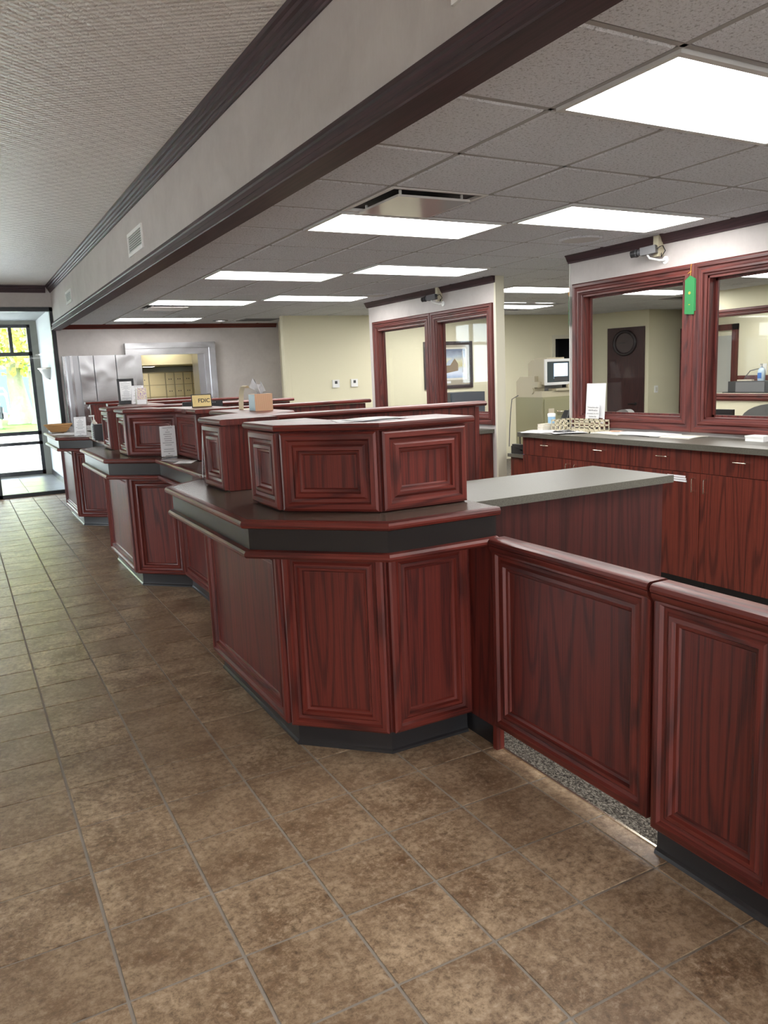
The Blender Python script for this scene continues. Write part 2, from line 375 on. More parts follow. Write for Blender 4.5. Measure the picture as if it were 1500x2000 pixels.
def text(name, s, size, loc, right, up, mat, parent=None, ext=.0008, align='CENTER', bold=0.0):
    c = bpy.data.curves.new(name, 'FONT'); c.body = s; c.size = size; c.extrude = ext; c.align_x = align; c.align_y = 'CENTER'; c.offset = bold; c.space_line = .9
    o = bpy.data.objects.new(name, c); COL.objects.link(o); c.materials.append(mat)
    r, u_ = (XF[-1].to_3x3() @ Vector(right)).normalized(), (XF[-1].to_3x3() @ Vector(up)).normalized(); n = r.cross(u_)
    M = Matrix((r, u_, n)).transposed().to_4x4(); M.translation = XF[-1] @ Vector(loc) - wl(parent); o.matrix_local = M
    me = bpy.data.meshes.new_from_object(o.evaluated_get(bpy.context.evaluated_depsgraph_get())); bpy.data.objects.remove(o); bpy.data.curves.remove(c)
    me.transform(M); me.materials.clear(); me.materials.append(mat); o = bpy.data.objects.new(name, me); COL.objects.link(o)
    if parent: o.parent = parent
    return o
def copyobj(o, loc, parent=None):
    c = o.copy(); COL.objects.link(c); c.parent = parent if parent else o.parent
    c.location = Vector(loc); return c
def structure(o, label, cat): return tag(o, label, cat, None, 'structure')

# mitred picture-frame moulding profile: (inward, outward)
def prof_frame(w=.092, h=.030):
    return [(0, 0), (0, h * .75), (w * .10, h * .95), (w * .30, h), (w * .38, h * .62), (w * .52, h * .52), (w * .62, h * .80), (w * .76, h * .86), (w * .82, h * .45), (w * .93, h * .36), (w, .002), (w, 0)]
def rect_frame(name, o, u, v, prof, mat, parent):
    """closed moulding round the rectangle o, o+u, o+u+v, o+v (u x v points outward)"""
    o, u, v = Vector(o), Vector(u), Vector(v); n = u.cross(v).normalized()
    return sweep(name, [o, o + u, o + u + v, o + v], n, prof, mat, parent, closed=True)
def panelled(p0, p1, z0, z1, parent, mat=WOOD, fmat=WOODV, w=.095, h=.032, gap=.004, dz=(0, 0)):
    """a moulded panel on the vertical face from p0 to p1 in plan (outside on the left when walking p0->p1)"""
    a = Vector((p0[0], p0[1], 0)); b = Vector((p1[0], p1[1], 0)); t = (b - a).normalized(); n = Vector((0, 0, 1)).cross(t)
    a = a + t * gap; b = b - t * gap
    # walking b->a puts u x v outward
    o = b + Vector((0, 0, z0 + gap)); u = a - b; v = Vector((0, 0, z1 - z0 - 2 * gap))
    if (u.cross(v)).dot(n) < 0: o = a + Vector((0, 0, z0 + gap)); u = b - a
    rect_frame('panel_moulding', o, u, v, prof_frame(w, h), mat, parent)
    bm = bmesh.new(); uu = u.normalized(); q = o + uu * (w * .9) + Vector((0, 0, w * .9)); U = u - uu * (1.8 * w); V = v - Vector((0, 0, 1.8 * w))
    vs_ = [bm.verts.new(q + U * i + V * j + n * k) for k in (-.004, .004) for i, j in ((0, 0), (1, 0), (1, 1), (0, 1))]
    for f in ((0, 1, 2, 3), (4, 5, 6, 7), (0, 1, 5, 4), (1, 2, 6, 5), (2, 3, 7, 6), (3, 0, 4, 7)): bm.faces.new([vs_[i] for i in f])
    finish('panel', bm, fmat, parent)
def offset(path, d, pre=None, post=None):
    out = []; P = [Vector((p[0], p[1])) for p in path]; n = len(P)
    for i in range(n):
        a = P[i - 1] if i else (Vector(pre) if pre else None); c = P[i + 1] if i < n - 1 else (Vector(post) if post else None)
        d1 = (P[i] - a).normalized() if a is not None else (c - P[i]).normalized(); d2 = (c - P[i]).normalized() if c is not None else d1
        s1 = Vector((-d1.y, d1.x)); s2 = Vector((-d2.y, d2.x)); m = (s1 + s2) / (1 + s1.dot(s2)); q = P[i] + m * d; out.append((q.x, q.y))
    return out

# ================================================================== STRUCTURE
ZC, ZU, YF, XS = 2.62, 3.20, 13.40, 1.48
PITCH, FX0, FY0 = .3278, .8769, 2.0183
XP1, XP2 = 4.94, 5.10                      # glazed office partitions

# ---- tiled floor: grout bed, tiles one by one, the tiles out of view joined
floor = structure(box('floor', (-4.0, -5.0, -.06), (1.952, YF + .05, -.004), GROUT), 'brown ceramic tile floor running the length of the lobby', 'floor')
bm = bmesh.new(); g = .0055; bm_box(bm, (g, g, -.012), (PITCH - g, PITCH - g, 0.0))
tile0 = finish('tile', bm, TILE, floor, bev=.0028, seg=2)
bmc = bmesh.new(); bm_box(bmc, (g, g, -.012), (1.9505 - (FX0 + 3 * PITCH), PITCH - g, 0.0)); tile1 = finish('tile', bmc, TILE, floor, bev=.0028, seg=2)
rest = []; first = {0: True, 1: True}; ntile = 0
for j in range(-21, 35):
    for i in range(-15, 4):
        x0, y0 = FX0 + i * PITCH, FY0 + j * PITCH
        if y0 + PITCH > YF + .3: continue
        hidden = x0 > 1.32 and y0 > 3.2
        vis = (x0 + PITCH > -.19 + .0455 * y0) and y0 > .75 and not hidden and not (y0 < 1.05 and x0 > 1.5)
        if hidden: continue
        if vis:
            src = tile1 if i == 3 else tile0; k = 1 if i == 3 else 0
            if first[k]: o = src; o.location = (x0, y0, 0); first[k] = False
            else: o = copyobj(src, (x0, y0, random.uniform(-.0006, .0004)), floor)
            ntile += 1
        else: rest.append((x0, y0, 1.9505 - x0 if i == 3 else PITCH))
bm = bmesh.new()
for x0, y0, w in rest: bm_box(bm, (x0 + g, y0 + g, -.012), (x0 + w - (g if w == PITCH else 0), y0 + PITCH - g, 0.0))
o = finish('tile_field', bm, TILE, floor); o['kind'] = 'stuff'
print('tiles', ntile)
carpet = tag(box('carpet', (1.952, -5.0, -.06), (13.4, YF + .05, -.0005), CARPET), 'tan and grey berber carpet on the staff side of the gate', 'carpet', None, 'stuff')
structure(box('trim_1', (1.944, 1.70, -.01), (1.954, 2.66, .0045), CHROME, bev=.001), 'thin metal edge strip between tile and carpet under the gate', 'trim')

# ---- upper ceiling, soffit beam, crown mouldings
structure(box('ceiling_left', (-4.1, -5.1, ZU), (XS + .1, YF + .2, ZU + .1), TIN), 'embossed pale ceiling over the customer lobby', 'ceiling')
structure(box('wall_soffit', (XS, -5.0, 2.54), (XS + .078, YF, ZU), WALLP), 'mottled wallpapered soffit beam above the teller line', 'soffit')
PROF_CROWN = [(0, 0), (0, -.105), (.010, -.105), (.013, -.094), (.021, -.089), (.023, -.074), (.033, -.068), (.036, -.050), (.049, -.043), (.052, -.026), (.066, -.019), (.070, 0)]
structure(sweep('trim_2', [(XS, -5, ZU), (XS, YF, ZU)], (0, 0, 1), PROF_CROWN, WOODT), 'dark wooden crown moulding along the top of the soffit beam', 'moulding')
PROF_BEAM = [(-.08, 0), (.052, 0), (.056, .006), (.052, .020), (.040, .026), (.038, .048), (.030, .056), (.028, .084), (.034, .092), (.030, .106), (.016, .114), (.014, .126), (0, .136), (-.08, .136)]
structure(sweep('trim_3', [(XS, -5, 2.53), (XS, YF - .01, 2.53)], (0, 0, 1), PROF_BEAM, WOODT), 'dark wooden boxed moulding along the bottom of the soffit beam', 'moulding')
structure(sweep('trim_4', [(XS - .07, YF, ZU), (-4, YF, ZU)], (0, 0, 1), PROF_CROWN, WOODT), 'dark wooden crown moulding above the entrance glazing', 'moulding')

# ---- outer walls of the lobby
def wall_with_openings(name, lo, hi, axis, ops, mat):
    """slab lo..hi, run along axis (0=x,1=y) with openings (a0,a1,z0,z1)"""
    lst = []; a = lo[axis]
    def seg(a0, a1, z0, z1):
        l, h = list(lo), list(hi); l[axis], h[axis] = a0, a1; l[2], h[2] = z0, z1
        if a1 - a0 > .001 and z1 - z0 > .001: lst.append((tuple(l), tuple(h)))
    for a0, a1, z0, z1 in sorted(ops):
        seg(a, a0, lo[2], hi[2]); seg(a0, a1, lo[2], z0); seg(a0, a1, z1, hi[2]); a = a1
    seg(a, hi[axis], lo[2], hi[2]); return boxes(name, lst, mat)
structure(wall_with_openings('wall_back', (-4.1, -5.12, 0), (13.4, -5.0, ZU), 0, [(-3.6, -1.2, .25, 2.7), (-1.0, 1.4, .25, 2.7)], WALLP), 'wallpapered wall behind the viewer', 'wall')
OPL = [(6.3, 8.7, .25, 2.65)]
structure(wall_with_openings('wall_left', (-4.15, -5.0, 0), (-4.0, YF, ZU), 1, OPL, WALLP), 'street side wall with tall windows', 'wall')
for n, (a0, a1, z0, z1) in enumerate(OPL):
    w = thing('window_%d' % (n + 21), 'tall black framed street window midway along the lobby', 'window', (-4.07, (a0 + a1) / 2, z0), None, 'structure')
    boxes('window_frame', [((-4.11, a0, z0), (-4.03, a0 + .06, z1)), ((-4.11, a1 - .06, z0), (-4.03, a1, z1)), ((-4.11, a0, z0), (-4.03, a1, z0 + .06)), ((-4.11, a0, z1 - .06), (-4.03, a1, z1)), ((-4.11, (a0 + a1) / 2 - .03, z0), (-4.03, (a0 + a1) / 2 + .03, z1))], BFRAME, w)
    box('pane', (-4.075, a0 + .05, z0 + .05), (-4.069, a1 - .05, z1 - .05), GLASSD, w)

# ---- entrance glazing and vestibule
structure(boxes('wall_entrance', [((-4.1, YF, 2.88), (XS + .08, YF + .15, ZU)), ((-4.1, YF, 0), (-1.66, YF + .15, 2.88))], WALLP), 'wallpapered band over the black entrance glazing', 'wall')
ent = thing('window_4', 'black framed full height entrance glazing beside the teller line', 'window', (0, YF, 0), None, 'structure')
XE = 1.435
fb = [((-1.66, YF, 2.82), (XE + .06, YF + .10, 2.885)), ((XE, YF, 0), (XE + .06, YF + .10, 2.88)), ((-1.66, YF, 0), (XE, YF + .10, .055))]
for x in (.42, -.62, -1.66): fb.append(((x, YF, 0), (x + .055, YF + .10, 2.88)))
boxes('window_frame', fb, BFRAME, ent, bev=.002)
for x0, x1 in ((.475, XE), (-.565, .42), (-1.605, -.62)):
    box('pane', (x0, YF + .045, .055), (x1, YF + .053, 2.82), GLASSD, ent)
VY = 16.6
structure(box('floor_vestibule', (-4, YF + .05, -.06), (1.6, VY + .2, -.004), GROUT), 'grey tile floor of the entrance vestibule', 'floor')
fv = bpy.data.objects['floor_vestibule']
bm = bmesh.new(); bm_box(bm, (.004, .004, -.01), (.646, .646, 0)); vt = finish('tile', bm, plain('vestibule_grey_tile', (.30, .30, .31), .3, 0, .5, (30, .1), .12), fv, bev=.002)
k = 0
for i in range(3):
    for j in range(5):
        loc = (-.42 + .65 * i, YF + .12 + .65 * j, 0)
        if k == 0: vt.location = loc
        else: copyobj(vt, loc, fv)
        k += 1
VWALL = plain('vestibule_blue_grey_paint', (.50, .53, .55), .6)
structure(box('wall_vestibule', (1.52, YF + .1, 0), (1.64, VY + .2, 3.0), VWALL), 'blue grey side wall of the entrance vestibule', 'wall')
structure(box('ceiling_vestibule', (-4, YF + .15, 2.93), (1.6, VY + .25, 3.0), plain('vestibule_grey_ceiling', (.30, .32, .32), .7)), 'grey ceiling of the entrance vestibule', 'ceiling')
structure(box('baseboard_vestibule', (1.505, YF + .12, 0), (1.52, VY, .10), KICK), 'dark base strip along vestibule wall', 'baseboard')
OUTW = plain('olive_grey_outer_wall', (.22, .22, .19), .7)
structure(wall_with_openings('wall_street', (-4, VY, 0), (1.64, VY + .12, 3.0), 0, [(-3.6, 1.40, .02, 2.86)], OUTW), 'outer wall of the vestibule around the glazing', 'wall')
stf = thing('window_5', 'outer black framed storefront of the vestibule with transom lights', 'window', (0, VY, 0), None, 'structure')
fb = [((-3.6, VY, 2.80), (1.40, VY + .1, 2.86)), ((-3.6, VY, 2.28), (1.40, VY + .1, 2.35)), ((-3.6, VY, .79), (1.40, VY + .1, .86)), ((-3.6, VY, .60), (1.40, VY + .1, .66)), ((-3.6, VY, .02), (1.40, VY + .1, .10)), ((1.34, VY, .02), (1.40, VY + .1, 2.86))]
for x in (.05, -1.2, -2.45, -3.6): fb.append(((x, VY, .02), (x + .06, VY + .1, 2.86)))
fb += [((1.02, VY, 2.35), (1.08, VY + .1, 2.80))]
boxes('window_frame', fb, BFRAME, stf, bev=.002)
for x0, x1 in ((.11, 1.34), (-1.14, .05), (-2.39, -1.2), (-3.54, -2.45)):
    for z0, z1 in ((.10, .60), (.66, .79), (.86, 2.28), (2.35, 2.80)): box('pane', (x0, VY + .045, z0), (x1, VY + .053, z1), GLASSD, stf)

# ---- far wall with the vault opening, cream walls, staff rooms
structure(wall_with_openings('wall_far', (1.50, YF, 0), (5.3, YF + .3, ZC + .1), 0, [(2.735, 3.70, 0, 2.135)], WALLP), 'mottled wallpapered wall around the vault', 'wall')
PROF_CROWN2 = [(0, 0), (0, -.075), (.012, -.075), (.016, -.062), (.024, -.056), (.040, -.022), (.050, -.014), (.050, 0)]
structure(sweep('trim_5', [(5.12, YF, ZC), (XS + .08, YF, ZC)], (0, 0, 1), PROF_CROWN2, WOOD), 'reddish wooden crown moulding over the vault wall', 'moulding')
def plan_wall(name, a, b, z0, z1, th, mat, label):
    a, b = Vector((*a, 0)), Vector((*b, 0)); t = (b - a).normalized(); n = Vector((t.y, -t.x, 0)) * th
    return structure(prism(name, [(a.x, a.y), (b.x, b.y), (b.x + n.x, b.y + n.y), (a.x + n.x, a.y + n.y)], z0, z1, mat), label, 'wall')
plan_wall('wall_side', (5.16, 13.40), (4.62, 11.83), 0, ZC, -.10, CREAM, 'narrow cream return wall beside the vault wall')
structure(wall_with_openings('wall_staff', (4.62, 11.80, 0), (11.1, 11.92, ZC), 0, [(10.06, 10.96, 0, 2.17)], CREAM), 'cream painted rear wall of the staff area', 'wall')
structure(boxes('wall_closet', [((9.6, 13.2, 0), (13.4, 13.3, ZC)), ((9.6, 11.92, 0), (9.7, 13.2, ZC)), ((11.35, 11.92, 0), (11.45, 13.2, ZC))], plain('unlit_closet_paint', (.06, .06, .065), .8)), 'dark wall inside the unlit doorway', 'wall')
dr = thing('door_1', 'cream trimmed dark open doorway in the cream wall', 'doorway', (10.5, 11.8, 0), None, 'structure')
boxes('door_frame', [((9.99, 11.78, 0), (10.06, 11.93, 2.17)), ((10.96, 11.78, 0), (11.03, 11.93, 2.17)), ((9.99, 11.78, 2.17), (11.03, 11.93, 2.24))], plain('cream_trim', (.66, .63, .50), .5), dr)
plan_wall('wall_diagonal', (10.93, 11.80), (11.30, 10.66), 0, ZC, -.1, CREAM, 'angled cream wall with the dark door')
plan_wall('wall_alcove', (11.30, 10.66), (13.3, 10.80), 0, ZC, -.1, CREAM, 'cream wall with light switch behind the first office window')
structure(box('wall_right', (13.3, -5, 0), (13.4, 13.4, ZC), CREAM), 'cream wall at the far side of the offices', 'wall')
structure(wall_with_openings('wall_inner_office', (9.69, -5, 0), (9.79, 8.22, ZC), 1, [(4.6, 8.12, 1.175, 2.25)], CREAM), 'cream inner office wall with a long window', 'wall')
structure(box('wall_copy_room', (11.90, 5.0, 0), (12.0, 10.2, ZC), CREAM), 'cream wall of the copy room behind the inner window', 'wall')
iw = thing('window_6', 'long inner office window with reddish wooden frame', 'window', (9.69, 6.4, 1.07), None, 'structure')
rect_frame('window_frame', (9.69, 8.20, 1.075), (0, -3.7, 0), (0, 0, 1.27), prof_frame(.10, .03), WOODF, iw)
box('pane', (9.74, 4.6, 1.175), (9.746, 8.12, 2.25), GLASS, iw)
d2 = thing('door_2', 'grey glazed door in a reddish wooden frame seen through the inner window', 'door', (11.9, 9.7, 0), None, 'structure')
boxes('door_frame', [((11.86, 9.22, 0), (11.92, 9.33, 2.25)), ((11.86, 10.1, 0), (11.92, 10.2, 2.25)), ((11.86, 9.22, 2.15), (11.92, 10.2, 2.25))], WOODF, d2, grain=(0, 0, 1))
box('door_leaf', (11.89, 9.33, 0), (11.905, 10.1, 2.06), plain('pale_grey_door', (.46, .46, .42), .5), d2)

# ---- glazed partitions with paired windows
def partition(name, x, y0, y1, wins, zb, zt, label, th=.10):
    structure(wall_with_openings(name, (x, y0, 0), (x + th, y1, ZC), 1, [(a, b, zb, zt) for a, b, _, _ in wins], WALLP), label, 'wall')
    return None
def part_window(n, x, op, outer, zb, zt, ob, ot, label, th=.10):
    a, b = op; oa, ob2 = outer
    w = thing('window_%d' % n, label, 'window', (x, (a + b) / 2, zb), None, 'structure')
    wm = .105
    # moulding round the opening on the lobby face: four mitred lengths of differing widths joined in one frame
    rect_frame('window_frame', (x, ob2, ob), (0, oa - ob2, 0), (0, 0, ot - ob), prof_frame(wm, .035), WOODF, w)
    lst = []
    if b < ob2 - wm: lst.append(((x - .012, b, ob + .02), (x + .004, ob2 - wm + .006, ot - .02)))
    if a > oa + wm: lst.append(((x - .012, oa + wm - .006, ob + .02), (x + .004, a, ot - .02)))
    if lst: boxes('filler_strip', lst, WOODF, w)
    boxes('window_jamb', [((x - .004, a, zb), (x + th + .004, a + .014, zt)), ((x - .004, b - .014, zb), (x + th + .004, b, zt))], WOODF, w)
    boxes('window_stop', [((x - .004, a, zb), (x + th + .004, b, zb + .014)), ((x - .004, a, zt - .014), (x + th + .004, b, zt))], WOODF, w, grain=(0, 1, 0))
    boxes('glazing_bead', [((x + .062, a + .014, zb + .014), (x + .08, a + .034, zt - .014)), ((x + .062, b - .034, zb + .014), (x + .08, b - .014, zt - .014)), ((x + .062, a + .014, zb + .014), (x + .08, b - .014, zb + .03)), ((x + .062, a + .014, zt - .03), (x + .08, b - .014, zt - .014))], WOODF, w)
    box('pane', (x + .068, a + .014, zb + .014), (x + .074, b - .014, zt - .014), GLASS, w)
    return w
W1, W2 = (4.315, 5.425), (2.30, 4.10)
partition('wall_office', XP1, -5.0, 5.58, [(*W1, 0, 0), (*W2, 0, 0)], 1.215, 2.255, 'mottled wallpapered office partition behind the long credenza')
part_window(7, XP1, W1, (4.208, 5.53), 1.215, 2.255, 1.115, 2.36, 'reddish oak framed office window with paper note at its corner')
part_window(8, XP1, W2, (2.19, 4.207), 1.215, 2.255, 1.115, 2.36, 'reddish oak framed office window nearest the viewer')
W3, W4 = (8.335, 9.56), (7.06, 8.065)
partition('wall_office_rear', XP2, 6.93, 9.80, [(*W3, 0, 0), (*W4, 0, 0)], 1.165, 2.235, 'mottled wallpapered office partition farther down the room')
part_window(9, XP2, W3, (8.185, 9.67), 1.165, 2.235, 1.06, 2.345, 'reddish oak framed window at the far end of the second partition')
part_window(10, XP2, W4, (6.955, 8.184), 1.165, 2.235, 1.06, 2.345, 'reddish oak framed window with the landscape picture behind it')
structure(box('trim_6', (XP2 - .006, 6.905, 0), (XP2 + .106, 6.932, ZC), plain('cream_corner_paint', (.60, .57, .45), .55)), 'plain cream end post of the second office partition', 'post')
structure(box('trim_7', (XP1 - .004, 5.58, 0), (XP1 + .10, 5.592, ZC), plain('pale_corner_strip', (.62, .60, .56), .55)), 'pale corner strip at the end of the first office partition', 'post')
structure(sweep('trim_8', [(XP1, -5, ZC), (XP1, 5.60, ZC)], (0, 0, 1), PROF_CROWN2, WOODT), 'dark wooden crown moulding on the first office partition', 'moulding')
structure(sweep('trim_9', [(XP2, 6.91, ZC), (XP2, 9.84, ZC)], (0, 0, 1), PROF_CROWN2, WOODT), 'dark wooden crown moulding on the second office partition', 'moulding')

# ---- suspended ceiling: bars, tiles one by one in view, lights and diffusers in the grid
CP = .635
def cm(u, v): return (2.125 + u * CP + .008 * v * CP, 1.88 + v * CP + .03 * u * CP)
ceil = structure(box('ceiling_right', (XS + .05, -5.1, ZC + .03), (13.4, 15.5, ZC + .10), plain('ceiling_void', (.25, .25, .25), .9)), 'suspended acoustic tile ceiling over the teller and office side', 'ceiling')
LIGHTS = [(0, 0), (0, 4), (0, 8), (0, 12), (0, 16), (0, -4), (2, -1), (2, 3), (2, 7), (2, 11), (2, 15)]
taken = set()
for c_, r_ in LIGHTS: taken |= {(c_, r_), (c_ + 1, r_)}
VENTS = [(0, 3), (0, 13)]
taken |= set(VENTS)
bm = bmesh.new()
for i in range(0, 20):
    a, b = cm(i, -11), cm(i, 19); t = .011
    vs_ = [bm.verts.new((x, y, z)) for z in (ZC - .002, ZC + .02) for x, y in ((a[0] - t, a[1]), (a[0] + t, a[1]), (b[0] + t, b[1]), (b[0] - t, b[1]))]
    for f in ((0, 1, 2, 3), (4, 5, 6, 7), (0, 1, 5, 4), (1, 2, 6, 5), (2, 3, 7, 6), (3, 0, 4, 7)): bm.faces.new([vs_[k] for k in f])
for j in range(-11, 20):
    a, b = cm(-.88, j), cm(18, j); t = .011
    vs_ = [bm.verts.new((x, y, z)) for z in (ZC - .002, ZC + .019) for x, y in ((a[0], a[1] - t), (a[0], a[1] + t), (b[0], b[1] + t), (b[0], b[1] - t))]
    for f in ((0, 1, 2, 3), (4, 5, 6, 7), (0, 1, 5, 4), (1, 2, 6, 5), (2, 3, 7, 6), (3, 0, 4, 7)): bm.faces.new([vs_[k] for k in f])
finish('ceiling_grid', bm, plain('grey_grid_bar', (.36, .355, .35), .5), ceil)
def tile_bm(bm, u0, u1, v0, v1):
    e = .012 / CP; P = [cm(u, v) for u, v in ((u0 + e, v0 + e), (u1 - e, v0 + e), (u1 - e, v1 - e), (u0 + e, v1 - e))]
    e2 = .024 / CP; Q = [cm(u, v) for u, v in ((u0 + e2, v0 + e2), (u1 - e2, v0 + e2), (u1 - e2, v1 - e2), (u0 + e2, v1 - e2))]
    top = [bm.verts.new((*p, ZC + .022)) for p in P]; mid = [bm.verts.new((*p, ZC + .004)) for p in P]; bot = [bm.verts.new((*q, ZC - .006)) for q in Q]
    bm.faces.new(top); bm.faces.new(bot)
    for a, b in ((top, mid), (mid, bot)):
        for k in range(4): bm.faces.new((a[k], a[(k + 1) % 4], b[(k + 1) % 4], b[k]))
bulk = bmesh.new()
BACKL = [(6, 9), (8, 12.4), (9.4, 9), (9.2, 6), (6, 5), (6, 1), (9.2, 1.5), (12.5, 9.5), (6.3, 13)]  # last five are extra panels added to light the offices
def in_back_light(u, v): return any(a - .99 < u < a + 1.99 and b - .99 < v < b + .99 for a, b in BACKL)
for i in range(-1, 18):
    for j in range(-11, 19):
        if (i, j) in taken: continue
        u0 = -.88 if i == -1 else i; x0, y0 = cm(u0, j); x1, y1 = cm(i + 1, j + 1)
        near = i <= 4 and -1 <= j <= 18 and not (i == 4 and j > 14)
        if near:
            bm = bmesh.new(); tile_bm(bm, u0, i + 1, j, j + 1); finish('ceiling_tile', bm, ACOU, ceil)
        elif not in_back_light(i, j): tile_bm(bulk, u0, i + 1, j, j + 1)
o = finish('ceiling_tile_field', bulk, ACOU, ceil); o['kind'] = 'stuff'
WMET = plain('white_light_frame', (.62, .62, .61), .4)
def ceiling_light(u, v, label, group):
    x, y = cm(u + 1, v + .5); t = thing('ceiling_light', label, 'light', (x, y, ZC), group)
    def q(a, b): return cm(u + a, v + b)
    bm = bmesh.new(); a, b, e = .015, .03, .05
    O = [q(a, b), q(2 - a, b), q(2 - a, 1 - b), q(a, 1 - b)]; I = [q(e, e * 1.5), q(2 - e, e * 1.5), q(2 - e, 1 - e * 1.5), q(e, 1 - e * 1.5)]
    lo = [bm.verts.new((*p, ZC - .014)) for p in O]; li = [bm.verts.new((*p, ZC - .014)) for p in I]; ui = [bm.verts.new((*p, ZC - .004)) for p in I]; uo = [bm.verts.new((*p, ZC + .02)) for p in O]
    for k in range(4):
        k2 = (k + 1) % 4; bm.faces.new((lo[k], lo[k2], li[k2], li[k])); bm.faces.new((li[k], li[k2], ui[k2], ui[k])); bm.faces.new((lo[k], lo[k2], uo[k2], uo[k]))
    finish('light_frame', bm, WMET, t)
    bm = bmesh.new(); bm.faces.new([bm.verts.new((*p, ZC - .010)) for p in reversed(I)]); bm.faces.ensure_lookup_table(); f = bm.faces[0]
    if f.normal.z > 0: f.normal_flip()
    ext = bmesh.ops.extrude_face_region(bm, geom=bm.faces[:]); bmesh.ops.translate(bm, vec=(0, 0, .006), verts=[e_ for e_ in ext['geom'] if isinstance(e_, bmesh.types.BMVert)])
    finish('diffuser', bm, WLIT, t)
NAMES = {(0, 0): 'large nearest bright fluorescent ceiling panel cut by the frame edge', (0, 4): 'bright fluorescent panel directly behind the open square diffuser', (0, 8): 'third bright fluorescent panel of the row beside the soffit beam', (0, 12): 'fourth bright fluorescent panel of the row beside the soffit beam', (0, 16): 'farthest bright fluorescent panel beside the soffit, above the vault wall',
         (2, -1): 'bright fluorescent panel overhead beyond the picture edge', (2, 3): 'bright fluorescent panel above the first office partition corner', (2, 7): 'bright fluorescent panel in the second row before the far partition', (2, 11): 'bright fluorescent panel in the second row beside the cream wall', (2, 15): 'bright fluorescent panel in the second row over the far corner'}
for u, v in LIGHTS:
    if (u, v) == (2, 15): continue
    ceiling_light(u, v, NAMES.get((u, v)) or {(0, -4): 'fluorescent panel just behind the viewer beside the soffit', (0, -8): 'fluorescent panel far behind the viewer beside the soffit', (2, -5): 'fluorescent panel just behind the viewer on the office side', (2, -9): 'fluorescent panel far behind the viewer on the office side'}[(u, v)], 'fluorescent ceiling panels')
for n, (u, v) in enumerate(BACKL):
    ceiling_light(u, v, ('nearer bright ceiling panel seen through the gap between partitions', 'farther bright ceiling panel seen through the gap between partitions', 'bright ceiling panel seen through the first office window', 'bright ceiling panel seen through the second office window', 'added ceiling panel lighting the gap by the first partition', 'added ceiling panel lighting the room behind the near office window', 'added ceiling panel lighting the depth behind the near window', 'added ceiling panel lighting the copy room counter', 'added ceiling panel lighting the picture wall')[n], 'office ceiling panels')
for u, v in [(2, 15)]:
    for i in (2, 3):
        bm = bmesh.new(); tile_bm(bm, i, i + 1, 15, 16); finish('ceiling_tile', bm, ACOU, ceil)
for n, (u, v) in enumerate(VENTS):
    x, y = cm(u + .5, v + .5); t = thing('ceiling_diffuser', ('square air diffuser with hanging centre plate, nearest the viewer', 'square air diffuser with pale plate far down beside the soffit')[n], 'air vent', (x, y, ZC), 'square ceiling diffusers')
    box('diffuser_throat', (x - .29, y - .29, ZC + .012), (x + .29, y + .29, ZC + .022), plain('dark_duct', (.02, .02, .025), .5), t)
    boxes('diffuser_rim', [((x - .31, y - .31, ZC - .006), (x + .31, y - .285, ZC + .01)), ((x - .31, y + .285, ZC - .006), (x + .31, y + .31, ZC + .01)), ((x - .31, y - .285, ZC - .006), (x - .285, y + .285, ZC + .01)), ((x + .285, y - .285, ZC - .006), (x + .31, y + .285, ZC + .01))], WHITE, t)
    box('diffuser_plate', (x - .235, y - .235, ZC - .03), (x + .235, y + .235, ZC - .018), plain('glossy_white_plate', (.62, .60, .58), .12), t, bev=.003)
    for sx in (-1, 1):
        for sy in (-1, 1): box('hanger', (x + sx * .2 - .006, y + sy * .2 - .006, ZC - .018), (x + sx * .2 + .006, y + sy * .2 + .006, ZC + .015), WHITE, t)
for n, (x, y) in enumerate(((4.39, 4.84), (4.70, 8.81))):
    t = thing('ceiling_speaker', ('round flush ceiling speaker before the first office partition', 'round flush ceiling speaker before the second office partition')[n], 'speaker', (x, y, ZC), 'round ceiling speakers')
    lathe('speaker_grille', [(.0, -.012), (.13, -.012), (.14, -.008), (.145, -.004)], (x, y, ZC - .006), plain('grey_speaker_%d' % n, (.55, .54, .53), .6), t)
    lathe('speaker_rim', [(.145, -.004), (.15, -.014), (.165, -.012), (.17, -.002)], (x, y, ZC - .006), ACOU, t, cap=False)
t = thing('downlight', 'small round recessed downlight near the vault wall', 'light', (3.9, 12.67, ZC))
lathe('downlight_trim', [(.07, .0), (.075, -.012), (.12, -.010), (.125, 0)], (3.9, 12.67, ZC - .006), GREY, t, cap=False); lathe('lens', [(0, 0), (.07, 0)], (3.9, 12.67, ZC - .009), emit('downlight_lens', (1, .98, .95), 1.2), t)
t = thing('ceiling_grille', 'dark slatted air return grille in the ceiling by the vault wall', 'air vent', (4.5, 12.55, ZC))
boxes('grille_rim', [((4.2, 12.3, ZC - .014), (4.8, 12.33, ZC - .004)), ((4.2, 12.77, ZC - .014), (4.8, 12.8, ZC - .004)), ((4.2, 12.33, ZC - .014), (4.23, 12.77, ZC - .004)), ((4.77, 12.33, ZC - .014), (4.8, 12.77, ZC - .004))], GREY, t)
boxes('louvre', [((4.23, 12.34 + k * .04, ZC - .013), (4.77, 12.36 + k * .04, ZC - .005)) for k in range(11)], DGREY, t)
